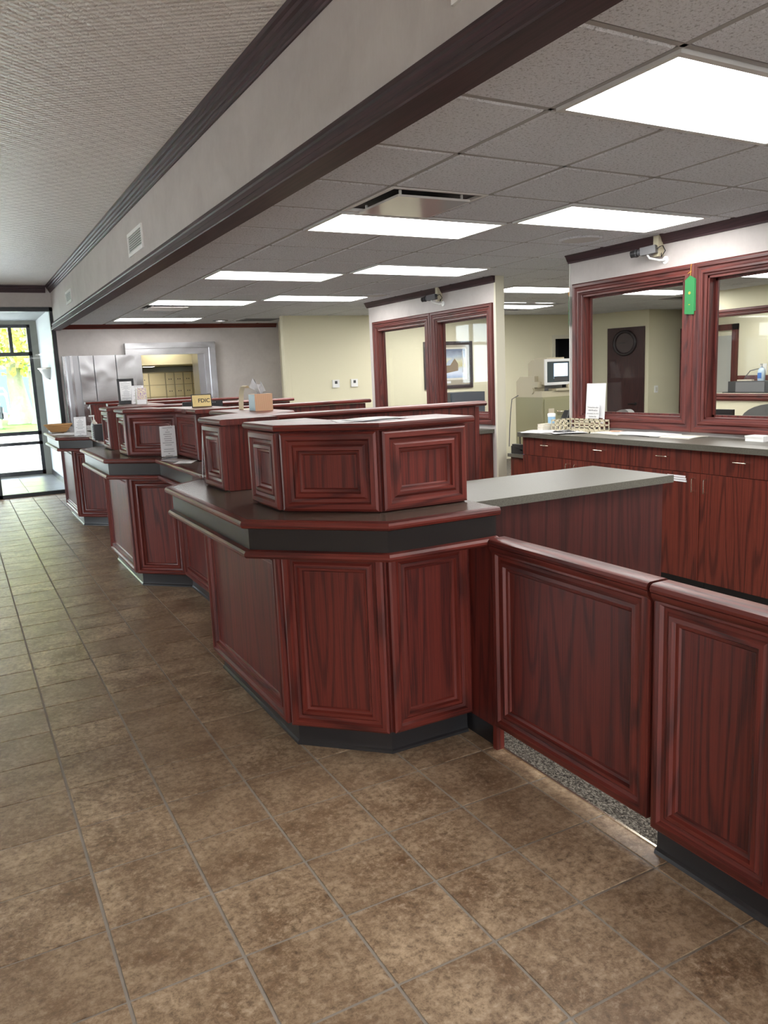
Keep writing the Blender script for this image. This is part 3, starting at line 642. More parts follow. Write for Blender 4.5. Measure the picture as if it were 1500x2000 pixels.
# louvred vents in the soffit face
for n, (y0, y1, z0, z1) in enumerate(((6.70, 7.27, 2.735, 2.925), (11.10, 11.62, 2.745, 2.91), (1.62, 2.19, 2.745, 2.935))):
    t = thing('wall_vent', ('white louvred air vent in the soffit face, the middle one', 'small looking white louvred vent at the far end of the soffit', 'white louvred vent in the soffit cut by the top edge')[n], 'air vent', (XS, (y0 + y1) / 2, z0), 'soffit vents')
    e = .028
    boxes('vent_frame', [((XS - .012, y0, z0), (XS, y1, z0 + e)), ((XS - .012, y0, z1 - e), (XS, y1, z1)), ((XS - .012, y0, z0 + e), (XS, y0 + e, z1 - e)), ((XS - .012, y1 - e, z0 + e), (XS, y1, z1 - e))], WHITE, t)
    box('vent_back', (XS - .002, y0 + e, z0 + e), (XS, y1 - e, z1 - e), plain('shaded_duct_%d' % n, (.12, .12, .125), .5), t)
    bm = bmesh.new(); k = 0; zz = z0 + e + .004
    while zz < z1 - e - .008:
        vs_ = [bm.verts.new(p) for p in ((XS - .006, y0 + e, zz), (XS - .006, y1 - e, zz), (XS - .009, y1 - e, zz + .0095), (XS - .009, y0 + e, zz + .0095))]; bm.faces.new(vs_); zz += .0185
    bmesh.ops.solidify(bm, geom=bm.faces[:], thickness=.0015)
    finish('louvre', bm, WHITE, t)

# ================================================================== TELLER LINE
XFR, XRC, YN, YFR, S = 1.175, 1.505, 3.175, 4.345, 3.42
ZL, ZR0, ZR1 = 1.082, 1.082, 1.457            # ledge top, riser foot and riser top
NOSE = [(-.02, 0), (.0, 0), (.010, .004), (.014, .014), (.014, .022), (.010, .031), (.0, .035), (-.02, .035)]
def counter(name, label, path, pre=None, post=None, group='teller counter sections', trim_end=False):
    mid = path[len(path) // 2]
    t = thing(name, label, 'counter', (path[0][0] + .3, (path[0][1] + path[-1][1]) / 2, 0), group)
    z = lambda p: (p[0], p[1], 0) if p else None
    P, pr, po = p3(path), z(pre), z(post)
    bm = bmesh.new(); sweep_bm(bm, P, (0, 0, 1), [(-.04, .11), (0, .11), (0, .935), (-.04, .935)], False, pr, po)
    bm.loops.layers.uv.remove(bm.loops.layers.uv.active); finish('carcass', bm, WOODV, t)
    sweep('kick_board', P, (0, 0, 1), [(-.09, 0), (-.018, 0), (-.020, .010), (-.027, .018), (-.030, .032), (-.030, .11), (-.09, .11)], KICK, t, pre=pr, post=po)
    for a, b in zip(path[:-1], path[1:]): panelled(a, b, .11, .922, t)
    lp = list(path)
    if trim_end: lp[0] = (1.957, path[0][1])
    LP = p3(lp)
    sweep('lower_rail', LP, (0, 0, 1), [(.0, .918), (.175, .918), (.190, .921), (.197, .930), (.197, .940), (.190, .950), (.170, .954), (.0, .954)], WOOD, t, pre=pr, post=po)
    sweep('fascia', LP, (0, 0, 1), [(.10, .952), (.168, .952), (.168, ZL - .033), (.10, ZL - .033)], FASC, t, pre=pr, post=po)
    sweep('ledge_edge', LP, (0, 0, 1), [(.145, ZL - .036), (.190, ZL - .036), (.200, ZL - .031), (.205, ZL - .022), (.205, ZL - .013), (.200, ZL - .004), (.192, ZL), (.170, ZL), (.168, ZL - .002), (.145, ZL - .002)], WOOD, t, pre=pr, post=po)
    sweep('ledge_top', LP, (0, 0, 1), [(-.30, ZL - .034), (.169, ZL - .034), (.169, ZL - .0015), (-.30, ZL - .0015)], LAMD, t, pre=pr, post=po)
    return t
names = ['nearest angled teller counter with black kick and moulded red panels', 'second angled teller counter down the line with acrylic sign on it', 'farthest angled teller counter with the wicker basket on it']
for k in range(3):
    y = S * k
    if k == 0:
        path = [(1.918, YN - .33), (XRC, YN - .33), (XFR, YN), (XFR, YFR), (XRC, YFR + .33)]; pre = None
    else:
        path = [(XRC, YN - .33 + y), (XFR, YN + y), (XFR, YFR + y), (XRC, YFR + .33 + y)]; pre = (XRC, YN - 1 + y)
    counter('teller_counter', names[k], path, pre, (XRC, YFR + 1 + y), trim_end=(k == 0))
rn = ['recessed teller counter section between the nearest and second stations', 'recessed teller counter section between the second and farthest stations', 'recessed teller counter section beyond the farthest station']
for k in range(3):
    y = S * k; y1 = YN - .33 + y + S if k < 2 else 12.6
    counter('recessed_counter', rn[k], [(XRC, YFR + .33 + y), (XRC, y1)], (XFR, YFR + y), (XFR, YN + y + S) if k < 2 else None)
def riser(label, path):
    t = thing('counter_riser', label, 'counter riser', ((path[0][0] + path[-1][0]) / 2, (path[0][1] + path[-1][1]) / 2, ZR0), 'panelled risers on the teller ledge')
    P = p3(path); bm = bmesh.new(); sweep_bm(bm, P, (0, 0, 1), [(-.16, ZR0), (0, ZR0), (0, ZR1 - .03), (-.16, ZR1 - .03)])
    bm.loops.layers.uv.remove(bm.loops.layers.uv.active); finish('riser_body', bm, WOODV, t)
    for a, b in zip(path[:-1], path[1:]): panelled(a, b, ZR0 + .002, ZR1 - .032, t, w=.098, h=.032)
    e = .035; a, b = Vector(path[0]), Vector(path[1]); c, d = Vector(path[-1]), Vector(path[-2])
    q = [tuple(a + (a - b).normalized() * e)] + list(path[1:-1]) + [tuple(c + (c - d).normalized() * e)]
    sweep('top_board', p3(q), (0, 0, 1), [(-.28, ZR1 - .03), (.028, ZR1 - .03), (.036, ZR1 - .026), (.040, ZR1 - .017), (.039, ZR1 - .008), (.032, ZR1 - .001), (.025, ZR1), (-.275, ZR1), (-.282, ZR1 - .008), (-.284, ZR1 - .02)], WOOD, t)
XI, XJ = XFR + .032, XRC + .035
riser('panelled riser at the end of the nearest counter, papers on top', [(1.938, YN - .295), (XRC + .013, YN - .295), (XI, YN + .013), (XI, 3.545)])
ra = ['panelled riser past the nearest teller opening, tissue box on top', 'panelled riser past the second teller opening with framed notice on top', 'panelled riser past the farthest teller opening']
rb = ['panelled riser at the near corner of the second counter, gold FDIC plaque on top', 'panelled riser at the near corner of the farthest counter']
for k in range(2):
    y = S * k
    riser(ra[k], [(XI, 3.975 + y), (XI, YFR - .013 + y), (XJ, YFR + .317 + y), (XJ, 5.255 + y)])
    if k < 1: riser(rb[k], [(XJ, 5.685 + y), (XJ, YN - .317 + y + S), (XI, YN + .013 + y + S), (XI, 6.965 + y)])
dl = ['wood divider wall with cap rail running behind the tissue box', 'second wood divider wall with cap rail behind the counters', 'third wood divider wall with cap rail ending below the cream wall', 'fourth wood divider wall with cap rail toward the vault', 'fifth and farthest wood divider wall of the teller line']
for j in range(5):
    y = 4.25 + 1.71 * j; x1 = 2.98 if j == 0 else 3.03
    t = thing('divider_wall', dl[j], 'divider', (2.2, y, 0), 'teller divider walls')
    box('divider_panel', (1.56, y - .025, 0), (x1 - .02, y + .025, 1.42), WOODV, t)
    box('end_post', (x1 - .045, y - .028, 0), (x1 - .012, y + .028, 1.42), WOOD, t, bev=.004)
    sweep('cap_rail', [(1.50, y, 0), (x1 + .025, y, 0)], (0, 0, 1), [(-.055, 1.424), (.055, 1.424), (.064, 1.430), (.066, 1.440), (.058, 1.450), (.04, 1.454), (-.04, 1.454), (-.058, 1.450), (-.066, 1.440), (-.064, 1.430)], WOOD, t)

# side wall, swing gate and fixed railing closing the end of the line
t = thing('return_wall', 'short plain red oak return between nearest counter and gate', 'panel', (1.94, 2.75, 0))
box('return_panel', (1.920, 2.665, .10), (1.952, 2.93, .945), WOODV, t); box('kick_board', (1.934, 2.669, 0), (1.953, 2.95, .10), KICK, t, bev=.002)
box('end_post', (1.914, 2.640, .0), (1.954, 2.668, .945), WOOD, t, bev=.003)
def rail_panel(t, y0, y1, z0, x=1.925):
    box('panel_back', (x, y0, z0), (x + .035, y1, .92), WOODV, t)
    panelled((x, y0), (x, y1), z0, .925, t, w=.10, h=.028, gap=.001)
    sweep('top_moulding', [(x, y0, 0), (x, y1, 0)], (0, 0, 1), [(0, .868), (.010, .870), (.014, .882), (.020, .890), (.034, .912), (.036, .926), (0, .926)], WOOD, t)
    sweep('cap_rail', [(x + .018, y0 - .001, 0), (x + .018, y1 + .001, 0)], (0, 0, 1), [(-.034, .925), (.050, .925), (.057, .930), (.059, .940), (.054, .951), (.044, .956), (-.028, .956), (-.038, .951), (-.043, .940), (-.041, .930)], WOOD, t)
t = thing('swing_gate', 'moulded red oak swing gate hung above the carpet', 'gate', (1.94, 2.2, .12)); rail_panel(t, 1.772, 2.638, .12)
for z in (.24, .82): cyl('hinge', (1.967, 1.768, z), (1.967, 1.768, z + .07), .008, CHROME, t)
t = thing('railing_panel', 'fixed moulded red oak railing panel on black kick by the gate', 'railing', (1.94, 1.3, 0))
with at((-.006, 0, 0)):
    rail_panel(t, 1.292, 1.752, .105); rail_panel(t, .60, 1.290, .105)
    sweep('kick_board', [(1.95, .6, 0), (1.95, 1.752, 0)], (0, 0, 1), [(-.02, 0), (.026, 0), (.022, .012), (.012, .02), (.010, .035), (.010, .105), (-.02, .105)], KICK, t)

# stand-up work desk behind the nearest counter
t = thing('work_desk', 'tall red oak desk with grey laminate top behind the gate', 'desk', (2.6, 3.16, 0))
box('desk_panel', (1.968, 2.90, 0), (3.19, 3.42, 1.035), wood('dark_wine_veneer', (.062, .0125, .010), (.018, .0045, .0045), .45, 16), t, bev=.002)  # panel veneer in a darker wine tone than the counters
box('desk_top', (1.960, 2.868, 1.034), (3.235, 3.465, 1.072), LAMG, t, bev=.003, seg=2)

# ---- credenza: separate cabinets under one laminate worktop
XC = 4.45
cl = ['first drawer cabinet of the credenza, at its far end by the corridor', 'second drawer cabinet of the credenza under the paper piles', 'third drawer cabinet with white label strips on its door', 'fourth drawer cabinet of the credenza, cut by the picture edge']
for n in range(4):
    y1 = 5.66 - n * .6475; y0 = y1 - .6475
    t = thing('base_cabinet', cl[n], 'cabinet', (XC + .2, (y0 + y1) / 2, 0), 'credenza cabinets')
    box('cabinet_body', (XC + .019, y0 + .0005, .12), (XP1 - .005, y1 - .0005, 1.045), WOODC, t)
    box('toe_kick', (XC + .07, y0 + .001, 0), (XC + .085, y1 - .001, .12), KICK, t)
    def pull(parent, yc, zc, vert):
        L_ = .046
        if vert: p = [(XC, yc, zc - L_), (XC - .028, yc, zc - L_), (XC - .028, yc, zc + L_), (XC, yc, zc + L_)]
        else: p = [(XC, yc - L_, zc), (XC - .028, yc - L_, zc), (XC - .028, yc + L_, zc), (XC, yc + L_, zc)]
        pts = []
        for a, b in zip(p[:-1], p[1:]):
            a, b = Vector(a), Vector(b); pts += [a + (b - a) * s for s in (.0, .12, .5, .88)]
        pts.append(Vector(p[-1])); tube('pull_handle', pts, .0042, CHROME, parent)
    d = box('drawer_front', (XC, y0 + .002, .888), (XC + .019, y1 - .002, 1.042), WOODC, t, bev=.0015); pull(d, (y0 + y1) / 2, .985, False)
    d = box('door', (XC, y0 + .0025, .122), (XC + .019, y1 - .0025, .884), WOODC, t, bev=.0015); pull(d, y0 + .05 if n % 2 == 0 else y1 - .05, .80, True)
    if n == 2:
        for q in range(3): 
            lab = box('label_strip', (XC - .0015, y0 + .125 - .006 * q, .846 - q * .016), (XC, y0 + .285 - .004 * q, .858 - q * .016), DOC, t)
t = thing('credenza_worktop', 'long grey laminate worktop of the credenza below the office windows', 'worktop', (4.7, 4, 1.05))
box('worktop_slab', (XC - .03, 2.9, 1.046), (XP1 - .001, 5.70, 1.087), LAMG, t, bev=.003, seg=2); box('worktop_return', (XP1 + .0, 5.597, 1.046), (XP1 + .12, 5.70, 1.087), LAMG, t)
# second credenza under the rear partition
t = thing('rear_credenza', 'red oak credenza with grey top under the second partition', 'cabinet', (4.85, 8.4, 0))
box('cabinet_body', (4.78, 7.0, 0), (XP2 - .005, 9.75, .975), WOODC, t); box('worktop_slab', (4.75, 6.97, .975), (XP2 - .002, 9.78, 1.015), LAMG, t, bev=.003)
for k in range(4): 
    d = box('door', (4.764, 7.005 + k * .686, .12), (4.78, 7.685 + k * .686, .965), WOODC, t, bev=.001); tube('pull_handle', [(4.764, 7.1 + k * .686, .82), (4.74, 7.1 + k * .686, .83), (4.74, 7.1 + k * .686, .88), (4.764, 7.1 + k * .686, .89)], .004, CHROME, d)

# ---- vault: opening frame, open door, deposit boxes behind
t = thing('vault_surround', 'stepped stainless steel surround of the vault opening', 'vault surround', (3.3, YF - .05, 0))
box('header_lip', (2.49, YF - .13, 2.225), (3.965, YF, 2.312), STEEL, t, bev=.006); box('header_band', (2.53, YF - .09, 2.12), (3.94, YF, 2.226), STEEL, t, bev=.004)
box('jamb_outer', (3.86, YF - .11, 0), (3.965, YF, 2.226), STEEL, t, bev=.006); box('jamb_face', (3.775, YF - .085, 0), (3.862, YF, 2.122), STEEL, t, bev=.004); box('jamb_reveal', (3.665, YF - .07, 0), (3.778, YF + .30, 2.122), STEELD, t, bev=.003)
box('jamb_outer', (2.49, YF - .11, 0), (2.60, YF, 2.226), STEEL, t, bev=.006); box('jamb_face', (2.60, YF - .085, 0), (2.735, YF + .28, 2.122), STEEL, t, bev=.004)
t = thing('vault_door', 'open polished stainless steel vault door left of the opening', 'vault door', (2.05, 12.95, 0))
F = 12.95 / YF
for a, b in ((1.79, 2.003), (2.014, 2.343), (2.354, 2.585)): box('door_plate', (a * F, 12.95, .06), (b * F, 13.0, 2.12), STEEL, t, bev=.004)
for n, (a, b, yy) in enumerate(((1.565, 1.61, 13.10), (1.61, 1.66, 13.02), (1.66, 1.70, 12.985), (1.70, 1.788, 12.99))): box('door_step', (a * F, yy, .06), (b * F - .002, 13.2, 2.125), (STEEL, STEELD, STEEL, STEELD)[n], t, bev=.003)
box('door_core', (1.72 * F, 13.04, .07), (2.58 * F, 13.22, 2.125), STEELD, t, bev=.004); box('hinge_side', (2.585 * F, 12.99, .06), (2.60 * F + .05, 13.25, 2.10), STEEL, t, bev=.004)
lathe('spindle', [(0, 0), (.05, 0), (.055, .01), (.05, .035), (0, .04)], (0, 0, 0), STEEL, t); sp = bpy.data.objects['spindle']; sp.rotation_euler = (math.radians(90), 0, 0); sp.location = Vector((1.90 * F, 12.95, 1.33)) - wl(t); sp.data.transform(Matrix.Translation(wl(t)))
structure(boxes('wall_vault_room', [((2.2, 16.0, 0), (4.4, 16.1, 2.6)), ((2.1, YF + .3, 0), (2.2, 16.1, 2.6)), ((4.4, YF + .3, 0), (4.5, 16.1, 2.6)), ((2.1, YF + .3, 2.52), (4.5, 16.1, 2.6))], CREAM), 'cream walls inside the vault', 'wall')
structure(box('floor_vault', (2.1, YF + .05, -.06), (4.5, 16.1, 0), CARPET), 'carpet inside the vault', 'floor')
structure(box('trim_10', (2.2, 14.05, 1.975), (4.4, 16.0, 2.52), plain('cream_bulkhead', (.66, .60, .40), .6)), 'cream bulkhead above the deposit boxes', 'bulkhead')
vl = thing('vault_light', 'small round downlight under the vault bulkhead', 'light', (3.15, 14.75, 1.96)); lathe('light_frame', [(.11, 0), (.12, -.012), (.10, -.016), (.10, 0)], (3.15, 14.75, 1.975), WMET, vl, cap=False); lathe('diffuser', [(0, 0), (.10, 0), (.10, .004), (0, .004)], (3.15, 14.75, 1.966), emit('vault_lamp', (1, .96, .85), 45), vl)
vl = thing('vault_light', 'ceiling light just inside the vault opening', 'light', (3.2, 13.88, 2.51)); lathe('light_frame', [(.11, 0), (.12, -.012), (.10, -.016), (.10, 0)], (3.2, 13.88, 2.52), WMET, vl, cap=False); lathe('diffuser', [(0, 0), (.10, 0), (.10, .004), (0, .004)], (3.2, 13.88, 2.511), MATS['vault_lamp'], vl)
DBOX = plain('gold_deposit_box', (.56, .48, .30), .4, .1)
nest = thing('deposit_box_nest', 'wall of gold safe deposit boxes inside the vault', 'deposit boxes', (3.3, 15.6, 0))
box('nest_body', (2.3, 15.33, 0), (4.35, 15.98, 1.87), plain('deposit_nest_dark', (.30, .26, .17), .5), nest)
cols = [(2.75, .30), (3.06, .19), (3.26, .30), (3.57, .16), (3.74, .16), (3.91, .16), (4.08, .2)]
for ci, (x0, w) in enumerate(cols):
    for r in range(8):
        d = box('box_door', (x0, 15.315, 1.86 - (r + 1) * .225), (x0 + w - .012, 15.335, 1.86 - r * .225 - .012), DBOX, nest, bev=.003)
        xc = x0 + w / 2 - .006; zt = 1.86 - r * .225 - .03
        box('name_holder', (xc - .035, 15.308, zt - .02), (xc + .035, 15.316, zt), CREAM2, d)
        if w < .25: cyl('lock', (xc - .02, 15.316, zt - .1), (xc - .02, 15.306, zt - .1), .010, DGREY, d, 8); cyl('lock', (xc + .02, 15.316, zt - .1), (xc + .02, 15.306, zt - .1), .010, DGREY, d, 8)

# ================================================================== THINGS ON THE COUNTERS
def upright_page(x, y, z, w, h, rz, mat, parent, lean=.12, name='sheet', th=.0015, curl=0.0, dx=0.0):
    with at((x, y, z), rz):
        return page(name, (-w / 2 + dx, -.0, 0), (w, 0, 0), (0, h * math.sin(lean), h * math.cos(lean)), mat, parent, th, curl)
# acrylic holder with printed card on the second counter
t = thing('sign_holder', 'clear acrylic holder with white printed card on second counter', 'sign holder', (1.43, 6.25, ZL))
upright_page(1.43, 6.247, ZL + .006, .116, .235, -.25, DOC2, t, .14, 'card')
with at((1.43, 6.25, ZL), -.25):
    lam = .14
    page('front_plate', (-.062, -.005, 0), (.124, 0, 0), (0, .245 * math.sin(lam), .245 * math.cos(lam)), ACRY, t, .002)
    page('back_plate', (-.062, .008, 0), (.124, 0, 0), (0, .245 * math.sin(lam), .245 * math.cos(lam)), ACRY, t, .002)
    box('foot_plate', (-.062, -.005, 0), (.062, .085, .003), ACRY, t)
def flat_sheet(name, x, y, z, w, d, rz, mat, label, cat='paper', group=None, th=.0015, curl=.002):
    with at((x, y, z), rz):
        o = page(name, (-w / 2, -d / 2, 0), (w, 0, 0), (0, d, 0), mat, None, th, curl)
    return tag(o, label, cat, group)
flat_sheet('brochure', 1.40, 5.93, ZL, .12, .22, .3, DOC2, 'glossy folded brochure on the ledge below the acrylic holder', 'brochure')
flat_sheet('leaflet', 1.42, 5.72, ZL, .13, .20, -.5, DOC, 'small leaflet lying nearest the tissue box riser on the ledge', 'leaflet')
# sign leaning by the nearest riser
t = thing('sign_holder', 'white edged sign standing against the riser under the tissue box', 'sign holder', (1.285, 4.70, ZL))
with at((1.262, 4.70, ZL), 1.31):
    page('card', (-.09, 0, .004), (.18, 0, 0), (0, -.02, .285), DOC2, t, .002); page('front_plate', (-.095, -.006, 0), (.19, 0, 0), (0, -.021, .295), ACRY, t, .002); box('foot_plate', (-.095, -.006, 0), (.095, .06, .003), ACRY, t)
# gold plaque lettered FDIC
t = thing('fdic_plaque', 'small gold FDIC plaque with black edge on the second riser', 'plaque', (1.70, 6.17, ZR1))
GOLDP = plain('brushed_gold_plate', (.62, .48, .22), .3, .55)
with at((1.70, 6.17, ZR1), -.12):
    le = .18; up = Vector((0, math.sin(le), math.cos(le)))
    page('plaque_back', (-.078, 0, 0), (.156, 0, 0), up * .100, BLACK, t, .006); page('plaque_face', (-.072, -.0075, .005), (.144, 0, 0), up * .089, GOLDP, t, .002)
    prism('easel_foot', [(0, 0), (.05, 0), (.012, .06)], -.02, .02, BLACK, t, axis='x')
    text('lettering', 'FDIC', .043, Vector((.018, -.0102, .005)) + up * .045, (1, 0, 0), up, BLACK, t, .0006, bold=.0006)
    tube('emblem', [Vector((-.058 + .008 * math.sin(a), -.0095, .005)) + up * (.045 + .02 * math.cos(a)) for a in [i * math.pi / 10 for i in range(11)]], .0012, plain('worn_gold_print', (.45, .34, .15), .4, .4), t, 6)
# tissue box
t = thing('tissue_box', 'cube tissue box with wood-look front and pulled white tissue', 'tissue box', (1.70, 4.80, ZR1))
box('carton', (1.642, 4.742, ZR1), (1.758, 4.858, ZR1 + .105), TISSB, t, bev=.002)
box('side_print', (1.6405, 4.744, ZR1 + .002), (1.6425, 4.856, ZR1 + .103), plain('pale_blue_print', (.55, .66, .72), .4, 0, .5, None, .15), t)
lathe('opening', [(0, 0), (.038, 0), (.040, .001), (.040, .0015)], (1.70, 4.80, ZR1 + .105), GREY, t, sx=1.0, sy=.6)
def tissue(name, base, tips, mat, parent):
    bm = bmesh.new(); n = len(tips); G = []
    for s in range(7):
        f = s / 6; row = []
        for i, tp in enumerate(tips):
            b = Vector(base) + Vector((.018 * math.cos(i * 2.4), .012 * math.sin(i * 2.4), 0)); p = b.lerp(Vector(tp), f); p += Vector((.010 * math.sin(6 * f + i * 2.1), .008 * math.cos(5 * f + i * 1.7), 0)) * f; row.append(bm.verts.new(p))
        G.append(row)
    for s in range(6):
        for i in range(n - 1): bm.faces.new((G[s][i], G[s][i + 1], G[s + 1][i + 1], G[s + 1][i]))
    bmesh.ops.solidify(bm, geom=bm.faces[:], thickness=.0012)
    finish(name, bm, mat, parent, smooth=60)
B0 = (1.70, 4.80, ZR1 + .100)
tissue('tissue', B0, [(1.630, 4.79, ZR1 + .150), (1.640, 4.80, ZR1 + .185), (1.655, 4.78, ZR1 + .205), (1.685, 4.80, ZR1 + .165), (1.705, 4.82, ZR1 + .165), (1.715, 4.80, ZR1 + .185), (1.735, 4.79, ZR1 + .120)], PAPER, t)
# bent tan strip (holder seen edge-on)
t = thing('curved_holder', 'thin tan curved card holder beside the tissue box', 'holder', (1.69, 5.17, ZR1))
pts = [(0, 0), (.003, .06), (.010, .12), (.022, .152), (.040, .158), (.052, .140)]
bm = bmesh.new()
rows = [[bm.verts.new((1.69 + a, 5.12 + yy, ZR1 + b)) for a, b in pts] for yy in (0, .10)]
for i in range(len(pts) - 1): bm.faces.new((rows[0][i], rows[0][i + 1], rows[1][i + 1], rows[1][i]))
bmesh.ops.solidify(bm, geom=bm.faces[:], thickness=.004); finish('bent_plate', bm, CARD, t, smooth=50); box('foot_plate', (1.69, 5.12, ZR1), (1.76, 5.22, ZR1 + .003), CARD, t)
# papers on the nearest riser
flat_sheet('paper_sheet', 1.555, 3.075, ZR1, .26, .20, -.25, PAPER, 'white paper sheet lying on the nearest riser top', 'paper', 'papers on the nearest riser')
flat_sheet('paper_sheet', 1.60, 3.06, ZR1 + .004, .24, .17, .12, PAPER, 'second white sheet lying on top of the first riser paper', 'paper', 'papers on the nearest riser', .0015, .003)
# framed notice, white sign, flyer stand on the second far riser
t = thing('framed_notice', 'black framed printed notice on the second far riser', 'picture frame', (1.585, 8.62, ZR1))
with at((1.585, 8.62, ZR1), -.15):
    lam = .13; up = Vector((0, math.sin(lam), math.cos(lam)))
    page('page', (-.064, -.0035, .035), (.128, 0, 0), up * .200, DOC, t, .001)
    u, v = Vector((.166, 0, 0)), up * .262
    sweep('frame', [(-.083, 0, .0), (.083, 0, .0), Vector((.083, 0, 0)) + v, Vector((-.083, 0, 0)) + v], u.cross(v), [(0, 0), (0, .012), (.022, .012), (.024, .004), (.024, 0)], BLACK, t, closed=True)
    page('backing', (-.08, .004, .003), (.16, 0, 0), up * .256, BLACK, t, .003); prism('easel_foot', [(0, 0), (.10, 0), (.025, .16)], -.02, .02, BLACK, t, axis='x')
t = thing('table_sign', 'white printed tent sign next to the black framed notice', 'sign', (1.665, 8.45, ZR1))
with at((1.665, 8.45, ZR1), -.12):
    page('front_leaf', (-.065, 0, 0), (.118, 0, 0), (.016, .04, .185), DOC2, t, .0015); page('rear_leaf', (-.065, .09, 0), (.118, 0, 0), (.016, -.048, .185), PAPER, t, .0015)
t = thing('flyer_stand', 'curved acrylic stand with a colour flyer beside the tent sign', 'brochure stand', (1.66, 8.18, ZR1))
with at((1.66, 8.18, ZR1), -.1):
    page('flyer', (-.055, 0, .045), (.085, 0, 0), (.012, .03, .115), FLYER, t, .002); page('front_lip', (-.06, -.006, 0), (.09, 0, 0), (.004, .01, .06), PAPER, t, .002)
    prism('side_plate', [(0, 0), (.12, 0), (.108, .06), (.085, .11), (.045, .165), (.03, .165)], .038, .042, PAPER2, t, axis='x'); prism('side_plate', [(0, 0), (.12, 0), (.108, .06), (.085, .11), (.045, .165), (.03, .165)], -.062, -.058, PAPER2, t, axis='x'); box('foot_plate', (-.06, 0, 0), (.04, .12, .003), PAPER2, t)
# farthest counter: basket, loose papers, tent sign
t = thing('wicker_basket', 'shallow oval wicker basket on the farthest counter', 'basket', (1.17, 11.08, ZL))
lathe('basket_bowl', [(0, .004), (.09, .004), (.105, .02), (.135, .055), (.165, .095), (.172, .103), (.166, .106), (.155, .095), (.125, .055), (.095, .024), (.08, .014), (0, .014)], (1.14, 11.08, ZL), WICK, t, 32, 1.0, .75)
tube('basket_rim', [(1.14 + .169 * math.cos(a), 11.08 + .127 * math.sin(a), ZL + .104) for a in [i * 2 * math.pi / 28 for i in range(29)]], .008, WICK, t)
for k in range(5): tube('weave_band', [(1.14 + (.104 + .016 * k) * math.cos(a), 11.08 + .75 * (.104 + .016 * k) * math.sin(a), ZL + .02 + k * .0195) for a in [i * 2 * math.pi / 28 for i in range(29)]], .006, WICK, t, 6)
for k, (x, y, rz) in enumerate(((1.10, 10.62, .2), (1.25, 10.72, -.3), (1.20, 10.42, .6))): flat_sheet('form_sheet', x, y, ZL + .001 * k, .20, .27, rz, PAPER, ('white form lying before the wicker basket', 'white form partly under the wicker basket edge', 'white form nearest the tent sign on the farthest counter')[k], 'paper', 'loose forms on the farthest counter')
t = thing('table_sign', 'white printed tent sign on the farthest counter beside the basket', 'sign', (1.27, 10.02, ZL))
with at((1.27, 10.02, ZL), -.1):
    page('front_leaf', (-.07, 0, 0), (.135, 0, 0), (.012, .05, .22), DOC2, t, .0015); page('rear_leaf', (-.07, .11, 0), (.135, 0, 0), (.012, -.058, .22), PAPER, t, .0015)
# receipt printer and pump bottle half hidden by the second riser
t = thing('receipt_printer', 'grey slotted receipt printer half hidden behind the second counter riser', 'printer', (1.33, 8.95, ZL))
box('printer_body', (1.265, 8.88, ZL), (1.40, 9.02, ZL + .17), DGREY, t, bev=.008); box('printer_cover', (1.257, 8.89, ZL + .02), (1.267, 9.01, ZL + .18), GREY, t, bev=.003)
boxes('vent_fin', [((1.251, 8.89, ZL + .03 + k * .022), (1.259, 9.01, ZL + .04 + k * .022)) for k in range(6)], GREY, t)
t = thing('pump_bottle', 'white pump sanitizer bottle behind the second counter riser', 'bottle', (1.32, 9.15, ZL))
lathe('bottle_body', [(0, 0), (.035, 0), (.038, .01), (.038, .15), (.03, .18), (.014, .195), (.014, .21), (0, .21)], (1.31, 9.15, ZL), PAPER2, t); cyl('pump_stem', (1.31, 9.15, ZL + .21), (1.31, 9.15, ZL + .25), .006, WHITE, t); box('pump_nozzle', (1.262, 9.14, ZL + .247), (1.318, 9.16, ZL + .262), WHITE, t, bev=.004)
# teller side desks with a monitor
for k, (y0, y1) in enumerate(((4.30, 5.92), (6.00, 7.63), (7.72, 9.33), (9.43, 11.0))):
    t = thing('teller_desk', ('first', 'second', 'third', 'fourth')[k] + ' low teller desk between the divider walls, grey topped', 'desk', (2.1, (y0 + y1) / 2, 0), 'teller desks')
    box('desk_top', (1.84, y0, .93), (2.35, y1, .965), LAMG, t, bev=.002); box('desk_panel', (1.86, y0 + .01, 0), (2.30, y1 - .01, .93), WOODV, t)
t = thing('computer_monitor', 'thin black monitor seen edge-on above the teller desks', 'monitor', (2.06, 7.42, .965))
box('screen', (1.86, 7.40, 1.14), (2.24, 7.43, 1.472), BLACK, t, bev=.006); box('stand', (2.03, 7.42, .97), (2.09, 7.45, 1.25), BLACK, t, bev=.004); box('stand_foot', (1.95, 7.35, .965), (2.17, 7.53, .978), BLACK, t, bev=.004); boxes('button', [((2.10 + k * .02, 7.396, 1.455), (2.11 + k * .02, 7.401, 1.462)) for k in range(4)], GREY, t)

